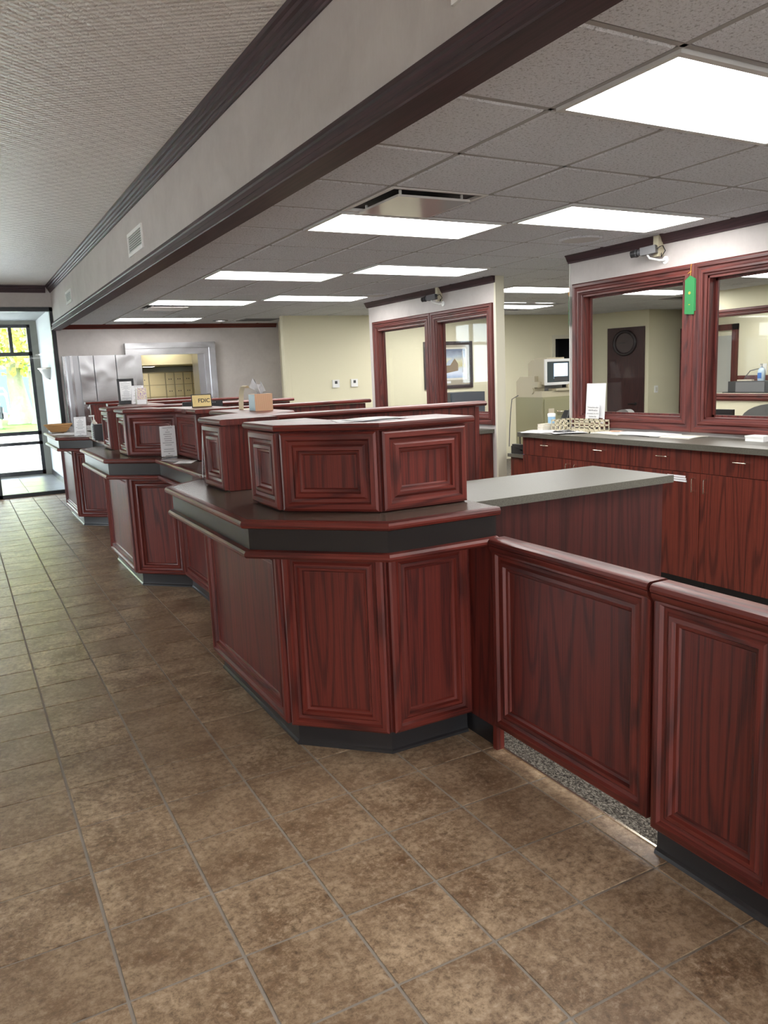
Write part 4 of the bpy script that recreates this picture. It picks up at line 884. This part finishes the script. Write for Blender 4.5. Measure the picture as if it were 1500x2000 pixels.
# ---- on the credenza
ZW = 1.087
t = thing('letter_basket', 'cream plastic desk basket with square holes on the credenza', 'basket', (4.8, 5.34, ZW))
x0, x1, y0, y1 = 4.68, 4.90, 5.05, 5.54
box('basket_floor', (x0, y0, ZW), (x1, y1, ZW + .004), CREAM2, t)
def lattice(name, o, u, L_, H, n, cut=None):
    """wall of square holes from o along u (length L_, height H); cut = (a,b,h) lowers the wall"""
    o, u = Vector(o), Vector(u); w = Vector((-u.y, u.x, 0)) * .0035; bm = bmesh.new()
    def bar(a, b, z0, z1):
        p, q = o + u * a, o + u * b; vs_ = [bm.verts.new(r + s * w + Vector((0, 0, z))) for z in (z0, z1) for r, s in ((p, -1), (q, -1), (q, 1), (p, 1))]
        for f in ((0, 1, 2, 3), (4, 5, 6, 7), (0, 1, 5, 4), (1, 2, 6, 5), (2, 3, 7, 6), (3, 0, 4, 7)): bm.faces.new([vs_[k] for k in f])
    segs = [(0, L_, H)] if not cut else [(0, cut[0], H), (cut[0], cut[1], cut[2]), (cut[1], L_, H)]
    for a, b, h in segs:
        bar(a, b, 0, .012); bar(a, b, h - .014, h)
        if h > .07: bar(a, b, h * .47, h * .47 + .012)
        k = max(2, round((b - a) / L_ * n)) 
        for i in range(k + 1):
            c_ = a + (b - a) * i / k; bar(max(a, c_ - .006), min(b, c_ + .006), 0, h)
    finish(name, bm, CREAM2, t)
lattice('basket_wall', (x0, y1, ZW), (0, -1, 0), y1 - y0, .10, 8, (.22, .30, .04)); lattice('basket_wall', (x1, y1, ZW), (0, -1, 0), y1 - y0, .10, 8); lattice('basket_wall', (x0, y1, ZW), (1, 0, 0), x1 - x0, .10, 4); lattice('basket_wall', (x0, y0, ZW), (1, 0, 0), x1 - x0, .10, 4)
bk = [('thick cream paged book, bottom of the pile by the credenza end', .03, PAPER2, 0), ('cream paged book lying on top of the pile by the credenza end', .028, CARD, .03)]
for k, (lb, h, mt, dz) in enumerate(bk):
    t = thing('book', lb, 'book', (4.82, 5.65, ZW + dz), 'books at the credenza end')
    with at((4.735, 5.655, ZW + dz), .06 * k):
        box('page_block', (-.09, -.035, .003), (.09, .035, h - .003), PAPER2, t); box('cover', (-.094, -.038, h - .003), (.094, .038, h), mt, t); box('cover', (-.094, -.038, 0), (.094, .038, .003), mt, t)
t = thing('wipes_tub', 'round white and blue wipes tub on the book pile', 'tub', (4.80, 5.655, ZW + .058))
lathe('tub_body', [(0, 0), (.032, 0), (.034, .005), (.034, .06)], (4.78, 5.655, ZW + .058), plain('blue_white_label', (.30, .50, .80), .4, 0, .5, None, .5), t); lathe('tub_lid', [(.036, .06), (.037, .065), (.037, .085), (.030, .09), (0, .09)], (4.78, 5.655, ZW + .058), WHITE, t)
t = thing('glass_jar', 'small clear glass jar beside the wipes tub', 'jar', (4.88, 5.64, ZW)); lathe('jar_body', [(0, 0), (.022, 0), (.024, .008), (.024, .08), (.02, .092), (.02, .10)], (4.885, 5.655, ZW), ACRY, t); lathe('jar_content', [(0, .004), (.020, .004), (.020, .03), (0, .03)], (4.885, 5.655, ZW), GREY, t)
pl_ = [(4.56, 5.58, .30, .21, .5, PAPER, 'white sheet at the far end of the credenza top'), (4.60, 5.45, .28, .21, -.3, PAPER, 'white sheet fanned over the far credenza papers'), (4.63, 5.30, .29, .21, .2, PAPER2, 'cream sheet in front of the cream basket'), (4.58, 5.20, .28, .20, -.5, PAPER, 'white sheet under the dark folded cloth'),
       (4.80, 4.96, .22, .29, .1, PAPER, 'white sheet just past the cream basket'), (4.76, 4.82, .22, .30, -.1, PAPER2, 'stapled cream packet in the middle of the credenza papers'), (4.80, 4.66, .23, .30, .15, PAPER, 'white packet overlapping the stapled cream packet'), (4.80, 4.45, .24, .32, -.08, PAPER, 'white packet with a raised edge below the window mullion'), (4.80, 4.22, .22, .36, .06, PAPER2, 'pale sheet at the near end of the credenza papers')]
for k, (x, y, w, d, rz, mt, lb) in enumerate(pl_): flat_sheet('paper_sheet', x, y, ZW + .0022 * (k % 4), w, d, rz, mt, lb, 'paper', 'papers spread on the credenza', .002 if k < 5 else .006, .004)
o = flat_sheet('pink_note', 4.80, 4.86, ZW + .017, .07, .10, .2, plain('salmon_paper', (.75, .40, .28), .6), 'small salmon pink note on the credenza papers', 'note')
t = thing('folded_cloth', 'crumpled dark grey cloth on the far credenza papers', 'cloth', (4.55, 5.27, ZW + .01))
bm = bmesh.new(); bmesh.ops.create_grid(bm, x_segments=10, y_segments=8, size=1)
for v_ in bm.verts: v_.co = Vector((4.56 + v_.co.x * .06, 5.24 + v_.co.y * .085, ZW + .012 + .012 * (1 - v_.co.y ** 2) + .007 * math.sin(9 * v_.co.x) * math.cos(7 * v_.co.y)))
bmesh.ops.solidify(bm, geom=bm.faces[:], thickness=.006); finish('cloth_fold', bm, DGREY, t, smooth=60)
t = thing('white_stapler_box', 'small white box at the near end of the credenza', 'box', (4.83, 3.60, ZW)); box('box_body', (4.80, 3.50, ZW), (4.90, 3.64, ZW + .028), WHITE, t, bev=.004); box('box_lid', (4.797, 3.497, ZW + .028), (4.903, 3.643, ZW + .038), WHITE, t, bev=.003)
# paper notice standing in the corner of the first window
t = thing('window_notice', 'white paper notice standing in the corner of the office window', 'notice', (4.92, 5.23, 1.215))
page('sheet', (4.905, 5.350, 1.150), (0, -.235, 0), (.022, 0, .345), PAPER, t, .0012, -.012, 12)
page('typed_label', (4.9005, 5.325, 1.19), (0, -.15, 0), (.0077, 0, .12), plain('off_white_label', (.70, .70, .70), .5), t, .0015)
for k, s in enumerate(('Transactions after', '2:00 PM will be', 'processed the next', 'business day')):
    text('lettering', s, .0185, (4.8965 + .0017 * (3 - k), 5.25, 1.288 - k * .026), (0, -1, 0), (.064, 0, 1), plain('grey_ink_%d' % k, (.25, .25, .26), .6), t, .0003)
# ribbons
def ribbon(x, y, z, w, h, rz, label):
    t = thing('prize_ribbon', label, 'ribbon', (x, y, z - h), 'green prize ribbons')
    with at((x, y, z), rz):
        prism('ribbon_tail', [(-w / 2, -h), (w / 2, -h - .008), (w / 2, -.03), (0, 0), (-w / 2, -.03)], -.002, 0, GREEN, t, axis='y'); prism('ribbon_tail', [(-w / 2 + .012, -h + .012), (w / 2 + .012, -h + .018), (w / 2 + .008, -.028), (.006, -.002), (-w / 2 + .01, -.03)], .001, .003, plain('green_satin_back', (.015, .17, .05), .4), t, axis='y')
        cyl('gold_seal', (0, -.0018, -.125), (0, -.0042, -.125), .011, GOLD, t, 10); box('gold_print', (-.007, -.0032, -.212), (.007, -.0018, -.206), GOLD, t)
        tube('cord', [(0, .001, -.002), (.004, .002, .03), (.002, .004, .06), (.006, .006, .082)], .0022, plain('orange_cord', (.75, .38, .05), .6), t, 6); tube('cord_bow', [(-.02, -.001, .016), (-.004, -.003, .024), (.012, -.001, .030)], .002, plain('orange_cord_bow', (.75, .38, .05), .6), t, 6)
    return t
ribbon(XP1 - .040, 4.232, 2.275, .088, .275, -math.pi / 2, 'green satin prize ribbon hanging on the mullion between office windows')
ribbon(XP1 - .012, 5.590, 2.265, .085, .255, -math.pi + .85, 'green satin prize ribbon hanging edge-on at the partition corner')

# ---- security cameras
def camera_unit(x, y, label, dy=.0):
    t = thing('security_camera', label, 'camera', (x, y, 2.40), 'security cameras on the partitions')
    d = Vector((-.40, .90, -.10)).normalized(); c = Vector((x - .115, y + .085, 2.50))
    r = Vector((d.y, -d.x, 0)).normalized(); u = r.cross(d)
    def bar(name, a, b, w, h, mat):
        bm = bmesh.new(); vs_ = [bm.verts.new(c + d * s + r * i * w + u * j * h) for s in (a, b) for i, j in ((-1, -1), (1, -1), (1, 1), (-1, 1))]
        for f in ((0, 1, 2, 3), (4, 5, 6, 7), (0, 1, 5, 4), (1, 2, 6, 5), (2, 3, 7, 6), (3, 0, 4, 7)): bm.faces.new([vs_[k] for k in f])
        return finish(name, bm, mat, t, bev=.004, seg=2)
    bar('camera_body', -.075, .045, .029, .029, plain('camera_grey_%d' % int(y), (.11, .11, .115), .4)); cyl('lens_barrel', c + d * .045, c + d * .075, .024, DGREY, t); cyl('lens_hood', c + d * .07, c + d * .125, .029, BLACK, t, 16, .026); cyl('focus_ring', c + d * .078, c + d * .088, .031, DGREY, t)
    tube('bracket_arm', [c - u * .027, c - u * .055 + Vector((.01, -.01, 0)), (x - .05, y + .02, 2.425), (x - .006, y, 2.425)], .008, WHITE, t); cyl('wall_plate', (x - .008, y, 2.425), (x, y, 2.425), .030, WHITE, t)
    tube('cable', [c - d * .075, c - d * .10 + u * .01, (x - .05, y - .01, 2.53), (x - .03, y - .02, 2.49), (x - .04, y + .01, 2.45), (x - .02, y + .03, 2.50), (x - .012, y + .045, 2.545)], .004, BLACK, t)
    box('conduit_cover', (x - .062, y + .02, 2.455), (x - .002, y + .072, 2.61), CREAM2, t, bev=.003)
camera_unit(XP1, 4.50, 'grey security camera above the window with the paper notice')
camera_unit(XP2, 7.92, 'dark security camera above the far partition windows')

# ---- cream wall: thermostats
for k, x in enumerate((5.475, 5.81)):
    t = thing('thermostat', ('white wall thermostat nearer the vault wall', 'white wall thermostat nearer the partition windows')[k], 'thermostat', (x, 11.8, 1.47), 'thermostats on the cream wall')
    box('case', (x - .06, 11.775, 1.47), (x + .06, 11.80, 1.595), WHITE, t, bev=.006); box('display', (x - .022, 11.772, 1.53), (x + .022, 11.776, 1.575), DGREY, t)
# ---- landscape picture with a generic winter cabin scene
t = thing('framed_picture', 'dark framed winter cabin landscape on the cream wall', 'picture', (7.66, 11.79, 1.37))
rect_frame('frame', (7.16, 11.80, 1.355), (1.0, 0, 0), (0, 0, .81), [(0, 0), (0, .03), (.03, .034), (.055, .026), (.06, .008), (.06, 0)], plain('dark_brown_frame', (.045, .032, .035), .35), t)
box('mat_board', (7.2, 11.792, 1.40), (8.12, 11.798, 2.12), plain('taupe_mat', (.36, .32, .25), .8), t); box('inner_mat', (7.30, 11.789, 1.50), (8.045, 11.793, 2.06), PAPER2, t); page('painting', (7.335, 11.7885, 1.535), (.68, 0, 0), (0, 0, .50), PAINT, t, .0015)
HUT = plain('painted_cabin', (.24, .18, .12), .7); ROOFM = plain('painted_roof', (.42, .48, .56), .7)
prism('painted_cabin', [(7.60, 1.62), (7.86, 1.66), (7.86, 1.78), (7.79, 1.87), (7.70, 1.76), (7.60, 1.75)], 11.785, 11.7872, HUT, t, axis='y'); prism('painted_roof', [(7.59, 1.755), (7.69, 1.755), (7.785, 1.875), (7.66, 1.84)], 11.783, 11.7852, ROOFM, t, axis='y')
tube('painted_tree', [(7.96, 11.785, 1.62), (7.965, 11.785, 1.8), (7.95, 11.785, 2.0)], .009, plain('painted_trunk', (.32, .28, .25), .8), t); box('title_plate', (7.56, 11.785, 1.445), (7.70, 11.79, 1.485), PAPER, t)
t = thing('dark_cabinet', 'low dark grey cabinet with a brass label under the picture', 'cabinet', (7.9, 11.4, 0)); box('cabinet_body', (7.3, 11.2, 0), (8.0, 11.75, 1.29), plain('slate_cabinet', (.05, .06, .075), .35), t, bev=.006); box('label_holder', (7.66, 11.19, 1.17), (7.78, 11.2, 1.235), CARD, t); box('drawer_front', (7.32, 11.188, .86), (7.98, 11.2, 1.27), plain('slate_front', (.06, .07, .085), .35), t)

# ---- filing cabinet and microfilm reader in the gap between partitions
t = thing('filing_cabinet', 'beige steel filing cabinet in the gap between the partitions', 'filing cabinet', (6.05, 7.25, 0))
box('cabinet_shell', (5.80, 7.012, 0), (6.42, 7.50, 1.32), BEIGE, t, bev=.004)
for k in range(4):
    d = box('drawer_front', (5.815, 7.0, .03 + k * .32), (6.405, 7.014, .335 + k * .32), BEIGE, t, bev=.005); z = .20 + k * .32
    tube('drawer_pull', [(6.0, 7.0, z), (6.005, 6.975, z - .01), (6.06, 6.968, z - .012), (6.12, 6.975, z - .01), (6.125, 7.0, z)], .008, CHROME, d); boxes('card_holder', [((5.87, 6.994, z - .025), (5.95, 7.001, z + .03))], CARD, d); boxes('card_holder', [((6.19, 6.994, z - .025), (6.27, 7.001, z + .03))], CARD, d)
t = thing('microfilm_reader', 'cream microfilm reader with hooded screen on the filing cabinet', 'microfilm reader', (6.0, 7.25, 1.32))
box('reader_base', (5.805, 7.03, 1.32), (6.30, 7.49, 1.385), CREAM2, t, bev=.008, seg=2)
prism('film_feeder', [(7.16, 1.385), (7.49, 1.385), (7.49, 1.50), (7.42, 1.555), (7.16, 1.555)], 5.805, 5.95, CREAM2, t, .006, axis='x')
prism('screen_hood', [(7.05, 1.455), (7.34, 1.50), (7.34, 1.70), (7.28, 1.735), (7.05, 1.735)], 5.86, 6.24, CREAM2, t, .012, axis='x'); box('hood_cap', (5.92, 7.09, 1.733), (6.18, 7.30, 1.757), CREAM2, t, bev=.01)
box('neck', (5.95, 7.15, 1.38), (6.2, 7.36, 1.50), GREY, t, bev=.01)
rect_frame('screen_bezel', (5.855, 7.052, 1.450), (.39, 0, 0), (0, 0, .29), [(0, 0), (0, .02), (.028, .022), (.032, .004), (.032, 0)], WHITE, t)
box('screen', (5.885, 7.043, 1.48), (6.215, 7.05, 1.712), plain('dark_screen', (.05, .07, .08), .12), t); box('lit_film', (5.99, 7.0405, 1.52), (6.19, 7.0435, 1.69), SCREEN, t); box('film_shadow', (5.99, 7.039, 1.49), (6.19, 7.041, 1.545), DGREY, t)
box('carriage', (5.99, 7.0, 1.385), (6.29, 7.14, 1.41), CREAM2, t, bev=.004); cyl('focus_knob', (6.20, 7.05, 1.43), (6.20, 7.02, 1.43), .028, CREAM2, t); box('lamp_box', (5.80, 7.10, 1.43), (5.86, 7.17, 1.49), CREAM2, t, bev=.004); cyl('reel_knob', (5.803, 7.2, 1.39), (5.792, 7.2, 1.39), .035, CREAM2, t); tube('power_cable', [(5.80, 7.45, 1.34), (5.73, 7.48, 1.30), (5.70, 7.47, 1.15), (5.66, 7.44, .95), (5.62, 7.4, .76)], .005, DGREY, t)
t = thing('side_desk', 'red oak side desk with grey top below the filing cabinet', 'desk', (5.6, 6.5, 0)); box('desk_top', (5.20, 6.15, .715), (5.98, 6.88, .75), LAMG, t, bev=.003); box('desk_panel', (5.23, 6.18, 0), (5.95, 6.86, .715), WOODC, t)
t = thing('desk_phone', 'black desk telephone on the side desk', 'telephone', (5.30, 6.80, .75)); prism('phone_base', [(6.66, .75), (6.86, .75), (6.86, .83), (6.66, .78)], 5.235, 5.36, BLACK, t, .006, axis='x'); box('handset', (5.24, 6.68, .80), (5.285, 6.85, .85), BLACK, t, bev=.012, seg=2); tube('antenna', [(5.35, 6.85, .82), (5.355, 6.86, .96)], .006, BLACK, t)
t = thing('blue_folder', 'blue folder with papers at the edge of the side desk', 'folder', (5.3, 6.5, .75)); box('folder_cover', (5.21, 6.30, .75), (5.42, 6.62, .762), BLUE, t, bev=.002); box('folder_papers', (5.23, 6.32, .762), (5.44, 6.6, .785), PAPER, t)
t = thing('black_bag', 'black shoulder bag with strap standing beside the partition', 'bag', (5.66, 6.35, .75))
prism('bag_body', [(5.50, .75), (5.85, .75), (5.83, 1.10), (5.74, 1.20), (5.60, 1.20), (5.50, 1.05)], 6.25, 6.42, BLACK, t, .03, axis='y'); tube('strap', [(5.52, 6.30, .95), (5.50, 6.29, 1.05), (5.56, 6.30, 1.18), (5.64, 6.31, 1.33), (5.70, 6.33, 1.30), (5.75, 6.34, 1.18)], .014, BLACK, t)

# ---- inside the first office and the copy room
wa, wb = Vector((10.93, 11.80, 0)), Vector((11.30, 10.66, 0)); wd = (wb - wa).normalized(); wn = Vector((wd.y, -wd.x, 0)); rz = math.atan2(wd.y, wd.x)
t = thing('door_3', 'dark red oak door on the angled wall seen through office glass', 'door', wa + wd * .76, None, 'structure')
with at(wa, rz):
    box('door_leaf', (.39, -.03, 0), (1.13, -.004, 2.32), wood('dark_door_oak', (.050, .016, .016), (.02, .008, .009), .4), t); tube('lever_handle', [(.97, -.03, .91), (.97, -.07, .91), (.90, -.075, .91), (.84, -.07, .905)], .011, BLACK, t); cyl('rose', (.97, -.03, .91), (.97, -.045, .91), .03, BLACK, t)
t = thing('clock_reflection', 'large round dark rimmed clock set on the door for a reflection in the glass', 'clock', wa + wd * .745)  # solid clock standing in for one reflected in the office glass
with at(wa, rz):
    cz = 2.035
    tube('clock_rim', [(.745 + .21 * math.cos(a), -.045, cz + .21 * math.sin(a)) for a in [i * 2 * math.pi / 36 for i in range(37)]], .030, plain('dark_clock_rim', (.018, .010, .012), .4), t, 10)
    cyl('clock_face', (.745, -.03, cz), (.745, -.036, cz), .19, plain('dim_clock_face', (.055, .035, .036), .3), t, 32); box('hour_hand', (.63, -.040, cz - .004), (.745, -.037, cz + .010), BLACK, t)
t = thing('light_switch', 'white rocker light switch on the cream alcove wall', 'switch', (11.51, 10.66, 1.1)); box('switch_plate', (11.47, 10.655, 1.10), (11.55, 10.675, 1.23), WHITE, t, bev=.003); box('rocker', (11.49, 10.648, 1.13), (11.53, 10.656, 1.20), PAPER2, t, bev=.002)
t = thing('door_4', 'reddish oak door frame edge behind the window mullion', 'door', (12.4, 10.7, 0), None, 'structure'); box('door_frame', (12.19, 10.68, 0), (12.34, 10.74, 2.26), WOODF, t); box('door_leaf', (12.34, 10.70, 0), (13.1, 10.745, 2.18), WOODF, t)
t = thing('office_desk', 'oak office desk inside the window room', 'desk', (5.7, 3.9, 0)); box('desk_top', (5.25, 2.6, .72), (5.82, 5.1, .75), LAMG, t); box('desk_panel', (5.3, 2.7, 0), (5.78, 5.0, .72), WOODC, t)
t = thing('computer_monitor', 'black monitor top visible at the bottom of the near office window', 'monitor', (5.6, 4.6, .75)); box('screen', (5.585, 4.365, .88), (5.615, 4.86, 1.245), BLACK, t, bev=.005); box('stand', (5.60, 4.57, .75), (5.64, 4.65, 1.0), BLACK, t); box('stand_foot', (5.5, 4.48, .75), (5.74, 4.74, .765), BLACK, t)
t = thing('orange_card', 'small orange card stuck up behind the first office window', 'card', (5.09, 4.675, 1.115)); page('card_face', (5.075, 4.697, 1.155), (0, -.040, 0), (.004, 0, .085), ORANGE, t, .0015)
t = thing('orange_box', 'orange box beside the black office monitor', 'box', (5.6, 4.31, .75)); box('box_body', (5.56, 4.265, .75), (5.64, 4.358, 1.178), ORANGE, t, bev=.002); box('box_flap', (5.555, 4.262, 1.178), (5.645, 4.361, 1.184), ORANGE, t)
def office_chair(x, y, rz, top, w, label):
    t = thing('office_chair', label, 'chair', (x, y, 0), 'grey office chairs')
    with at((x, y, 0), rz):
        bm = bmesh.new(); n = 14; F_, K_ = [], []
        for d_ in (-.035, .035):
            ring = []
            for i in range(n + 1):
                a = math.pi * i / n; ring.append(bm.verts.new((w / 2 * math.cos(a) * (1.0), .24 + d_ + .05 * abs(math.cos(a)) ** 2 * -1, top - .17 + .17 * math.sin(a) ** .8)))
            ring += [bm.verts.new((-w / 2 * .85, .22 + d_, .58)), bm.verts.new((w / 2 * .85, .22 + d_, .58))]; F_.append(ring)
        bm.faces.new(F_[0]); bm.faces.new(F_[1])
        for i in range(len(F_[0])): k = (i + 1) % len(F_[0]); bm.faces.new((F_[0][i], F_[0][k], F_[1][k], F_[1][i]))
        finish('backrest', bm, CLOTH, t, bev=.015, seg=2, smooth=50)
        box('seat', (-.25, -.26, .43), (.25, .22, .52), CLOTH, t, bev=.03, seg=3); box('back_post', (-.03, .24, .45), (.03, .27, .75), BLACK, t); cyl('gas_lift', (0, 0, .08), (0, 0, .43), .03, BLACK, t)
        for k in range(5):
            a = 2 * math.pi * k / 5; lg = tube('base_leg', [(0, 0, .10), (.28 * math.cos(a), .28 * math.sin(a), .07)], .018, BLACK, t); cyl('caster', (.28 * math.cos(a) - .015, .28 * math.sin(a), .03), (.28 * math.cos(a) + .015, .28 * math.sin(a), .03), .03, BLACK, lg)
office_chair(6.37, 6.60, -math.pi / 2 - .3, 1.15, .46, 'pale grey chair top peeking over the first window sill')
office_chair(6.165, 4.50, -math.pi / 2 + .2, 1.25, .56, 'grey fabric chair top in the near office window')
t = thing('copy_counter', 'oak backed counter in the copy room', 'counter', (11.6, 8.4, 0)); box('counter_top', (11.2, 7.0, 1.04), (11.88, 9.2, 1.08), LAMG, t); box('counter_body', (11.25, 7.05, 0), (11.86, 9.15, 1.04), WOODC, t); box('shelf_upstand', (11.74, 7.0, 1.08), (11.80, 9.10, 1.375), WOODF, t)
t = thing('office_printer', 'wide black printer on the copy room counter', 'printer', (11.5, 8.6, 1.08)); box('printer_body', (11.30, 7.9, 1.08), (11.66, 8.93, 1.292), DGREY, t, bev=.02, seg=2); box('control_panel', (11.292, 8.25, 1.12), (11.30, 8.78, 1.28), GREY, t); box('paper_tray', (11.25, 8.0, 1.085), (11.31, 9.0, 1.12), BLACK, t, bev=.01)
t = thing('sanitizer_bottle', 'clear blue sanitizer pump bottle on the black printer', 'bottle', (11.5, 8.46, 1.292)); lathe('bottle_body', [(0, 0), (.062, 0), (.066, .02), (.066, .15), (.05, .19), (.02, .21), (.02, .225)], (11.5, 8.462, 1.292), plain('clear_blue_gel', (.55, .68, .80), .15), t, 20, .7, 1.0); box('bottle_label', (11.452, 8.43, 1.33), (11.456, 8.50, 1.42), BLUE, t); cyl('pump_stem', (11.5, 8.462, 1.51), (11.5, 8.462, 1.55), .012, WHITE, t); box('pump_nozzle', (11.44, 8.452, 1.545), (11.51, 8.472, 1.56), WHITE, t)
t = thing('cable_adapter', 'white adapter with a dark cable lying on the printer', 'adapter', (11.55, 8.8, 1.292)); box('adapter_brick', (11.48, 8.62, 1.292), (11.54, 8.90, 1.315), CARD, t, bev=.005); tube('cable', [(11.6, 8.86, 1.31), (11.65, 8.87, 1.36), (11.75, 8.86, 1.45), (11.86, 8.78, 1.48)], .008, DGREY, t)
t = thing('wall_outlet', 'white wall outlet above the copy room counter', 'outlet', (11.9, 8.72, 1.42)); box('outlet_plate', (11.892, 8.66, 1.40), (11.90, 8.78, 1.56), WHITE, t, bev=.002); box('socket', (11.888, 8.70, 1.44), (11.893, 8.74, 1.50), PAPER2, t)

# ---- vestibule sconce and hand rail strips
t = thing('wall_sconce', 'pale half-bowl wall sconce in the vestibule', 'wall lamp', (1.5, 15.2, 1.85))
bm = bmesh.new(); rows = []
for i in range(7):
    f = i / 6; r = .30 * (f ** .6) + .02; rows.append([bm.verts.new((1.52 - .55 * r * math.sin(math.pi * k / 10), 15.2 + r * math.cos(math.pi * k / 10), 1.80 + .2 * f)) for k in range(11)])
for i in range(6):
    for k in range(10): bm.faces.new((rows[i][k], rows[i][k + 1], rows[i + 1][k + 1], rows[i + 1][k]))
bmesh.ops.solidify(bm, geom=bm.faces[:], thickness=.008); finish('bowl', bm, plain('frosted_glass', (.70, .69, .66), .3), t, smooth=60)
box('wall_bracket', (1.49, 15.1, 1.82), (1.52, 15.3, 1.95), BFRAME, t); tube('bowl_rim', [(1.52 - .55 * .32 * math.sin(math.pi * k / 10), 15.2 + .32 * math.cos(math.pi * k / 10), 2.0) for k in range(11)], .012, CHROME, t)
structure(box('trim_11', (1.505, YF + .2, 2.28), (1.52, VY, 2.305), WHITE), 'thin white rail line along the vestibule wall', 'trim')

# ================================================================== OUTSIDE
structure(box('ground_paving', (-60, VY + .12, -.12), (60, 34.5, -.02), CONC), 'pale sunlit paving in front of the entrance', 'paving')
structure(box('ground_lawn', (-60, 34.5, -.12), (60, 80, -.01), GRASS), 'green lawn across the car park', 'lawn')
structure(box('ground_street_side', (-60, -30, -.12), (-4.15, VY + .12, -.02), CONC), 'paving on the street side', 'paving')
structure(box('ground_rear', (-60, -30, -.12), (60, -5.12, -.02), CONC), 'paving behind the viewer', 'paving')
structure(box('roof_canopy', (-5.5, VY + .12, 3.0), (3.0, 18.6, 3.22), plain('white_soffit_board', (.72, .73, .74), .6)), 'white ribbed canopy outside the entrance', 'canopy')
structure(boxes('roof', [((-4.2, -5.2, 3.31), (13.5, 16.8, 3.4))], plain('roofing', (.3, .3, .3), .9)), 'flat roof over the bank', 'roof')
b_ = thing('blue_building', 'long low dark blue building beyond the trees', 'building', (0, 60, 0)); box('wall', (-30, 60, 0), (30, 66, 3.6), BLDG, b_); prism('roof', [(59.6, 3.6), (66.4, 3.6), (63, 5.4)], -30.5, 30.5, plain('grey_roof', (.25, .26, .28), .8), b_, axis='x')
for k in range(-3, 4):
    w = box('window', (k * 7.0 - .9, 59.94, 1.0), (k * 7.0 + .9, 60.0, 2.4), WHITE, b_); box('pane', (k * 7.0 - .8, 59.92, 1.1), (k * 7.0 + .8, 59.95, 2.3), BLACK, w)
def tree(x, y, r, h, label, seed, cw):
    rnd = random.Random(seed); t = thing('maple_tree', label, 'tree', (x, y, 0), 'trees across the car park')
    bm = bmesh.new(); rings = []
    P = [(x + .06 * math.sin(i * 1.3), y, h * .5 * i / 8) for i in range(9)]
    for i, p in enumerate(P):
        rr = r * (1.55 if i == 0 else 1.12 if i == 1 else 1.0 - .05 * i); rings.append([bm.verts.new((p[0] + rr * math.cos(2 * math.pi * k / 12) * (1 + .12 * math.sin(k * 3 + i)), p[1] + rr * math.sin(2 * math.pi * k / 12), p[2])) for k in range(12)])
    for i in range(8):
        for k in range(12): bm.faces.new((rings[i][k], rings[i][(k + 1) % 12], rings[i + 1][(k + 1) % 12], rings[i + 1][k]))
    finish('trunk', bm, BARK, t, smooth=60)
    tips = []
    for k in range(7):
        a = 2 * math.pi * k / 7 + rnd.random(); z0 = h * (.24 + .05 * k); q = Vector((x + cw * .75 * math.cos(a), y + cw * .75 * math.sin(a), z0 + h * .28)); m_ = Vector((x, y, z0)).lerp(q, .5) + Vector((0, 0, .4)); tube('branch', [(x, y, z0), m_, q], r * .28, BARK, t); tips.append(q)
    bm = bmesh.new()
    for i in range(2600):
        th_, ph = rnd.random() * 6.283, math.acos(rnd.uniform(-1, 1)); rr = cw * (rnd.random() ** .45)
        c_ = Vector((x + rr * math.cos(th_) * math.sin(ph), y + rr * math.sin(th_) * math.sin(ph), h * .60 + .62 * rr * math.cos(ph) * h / (2 * cw) * 1.2))
        if c_.z < h * .27: c_.z = h * .27 + rnd.random() * .8
        u = Vector((rnd.uniform(-1, 1), rnd.uniform(-1, 1), rnd.uniform(-1, 1))).normalized() * rnd.uniform(.10, .22); v = u.orthogonal().normalized() * rnd.uniform(.08, .16)
        bm.faces.new([bm.verts.new(p) for p in (c_ - u, c_ - v, c_ + u, c_ + v)])
    o = finish('foliage', bm, LEAF, t); o['kind'] = 'stuff'
tree(2.75, 43.0, .42, 10.5, 'large spreading maple with yellow green spring leaves', 3, 5.2)
tree(3.45, 42.0, .22, 8.5, 'slimmer pale barked tree right of the maple', 5, 3.4)
tree(-7.5, 45.0, .5, 9.5, 'leafy tree farther along the lawn', 8, 4.6)
t = thing('parked_truck', 'dark pickup truck with white rack parked across the way', 'truck', (.9, 38.5, 0))
prism('truck_body', [(-1.6, .45), (1.75, .45), (1.75, .95), (1.55, 1.05), (.45, 1.12), (.15, 1.75), (-.9, 1.78), (-1.3, 1.12), (-1.6, 1.05)], 37.7, 39.4, CAR, t, .05, axis='y')
prism('side_window', [(.30, 1.15), (.05, 1.65), (-.80, 1.68), (-1.1, 1.15)], 37.66, 37.70, plain('car_glass', (.12, .16, .2), .08), t, axis='y')
for x in (-1.0, 1.15):
    for y in (37.68, 39.25): w = cyl('wheel', (x, y, .36), (x, y + .2, .36), .36, BLACK, t, 20); cyl('hub', (x, y - .01, .36), (x, y + .05, .36), .2, GREY, w)
for dz in (0, .25): tube('rack_rail', [(1.2, 37.65, 1.5 + dz), (1.85, 37.65, 1.5 + dz), (1.95, 37.65, 1.35 + dz * .8), (1.98, 37.65, .65 + dz * .3)], .045, WHITE, t)
box('bumper', (1.70, 37.7, .40), (1.92, 39.4, .68), GREY, t, bev=.04); box('headlight', (1.66, 37.72, .72), (1.77, 38.0, .92), WHITE, t, bev=.02)
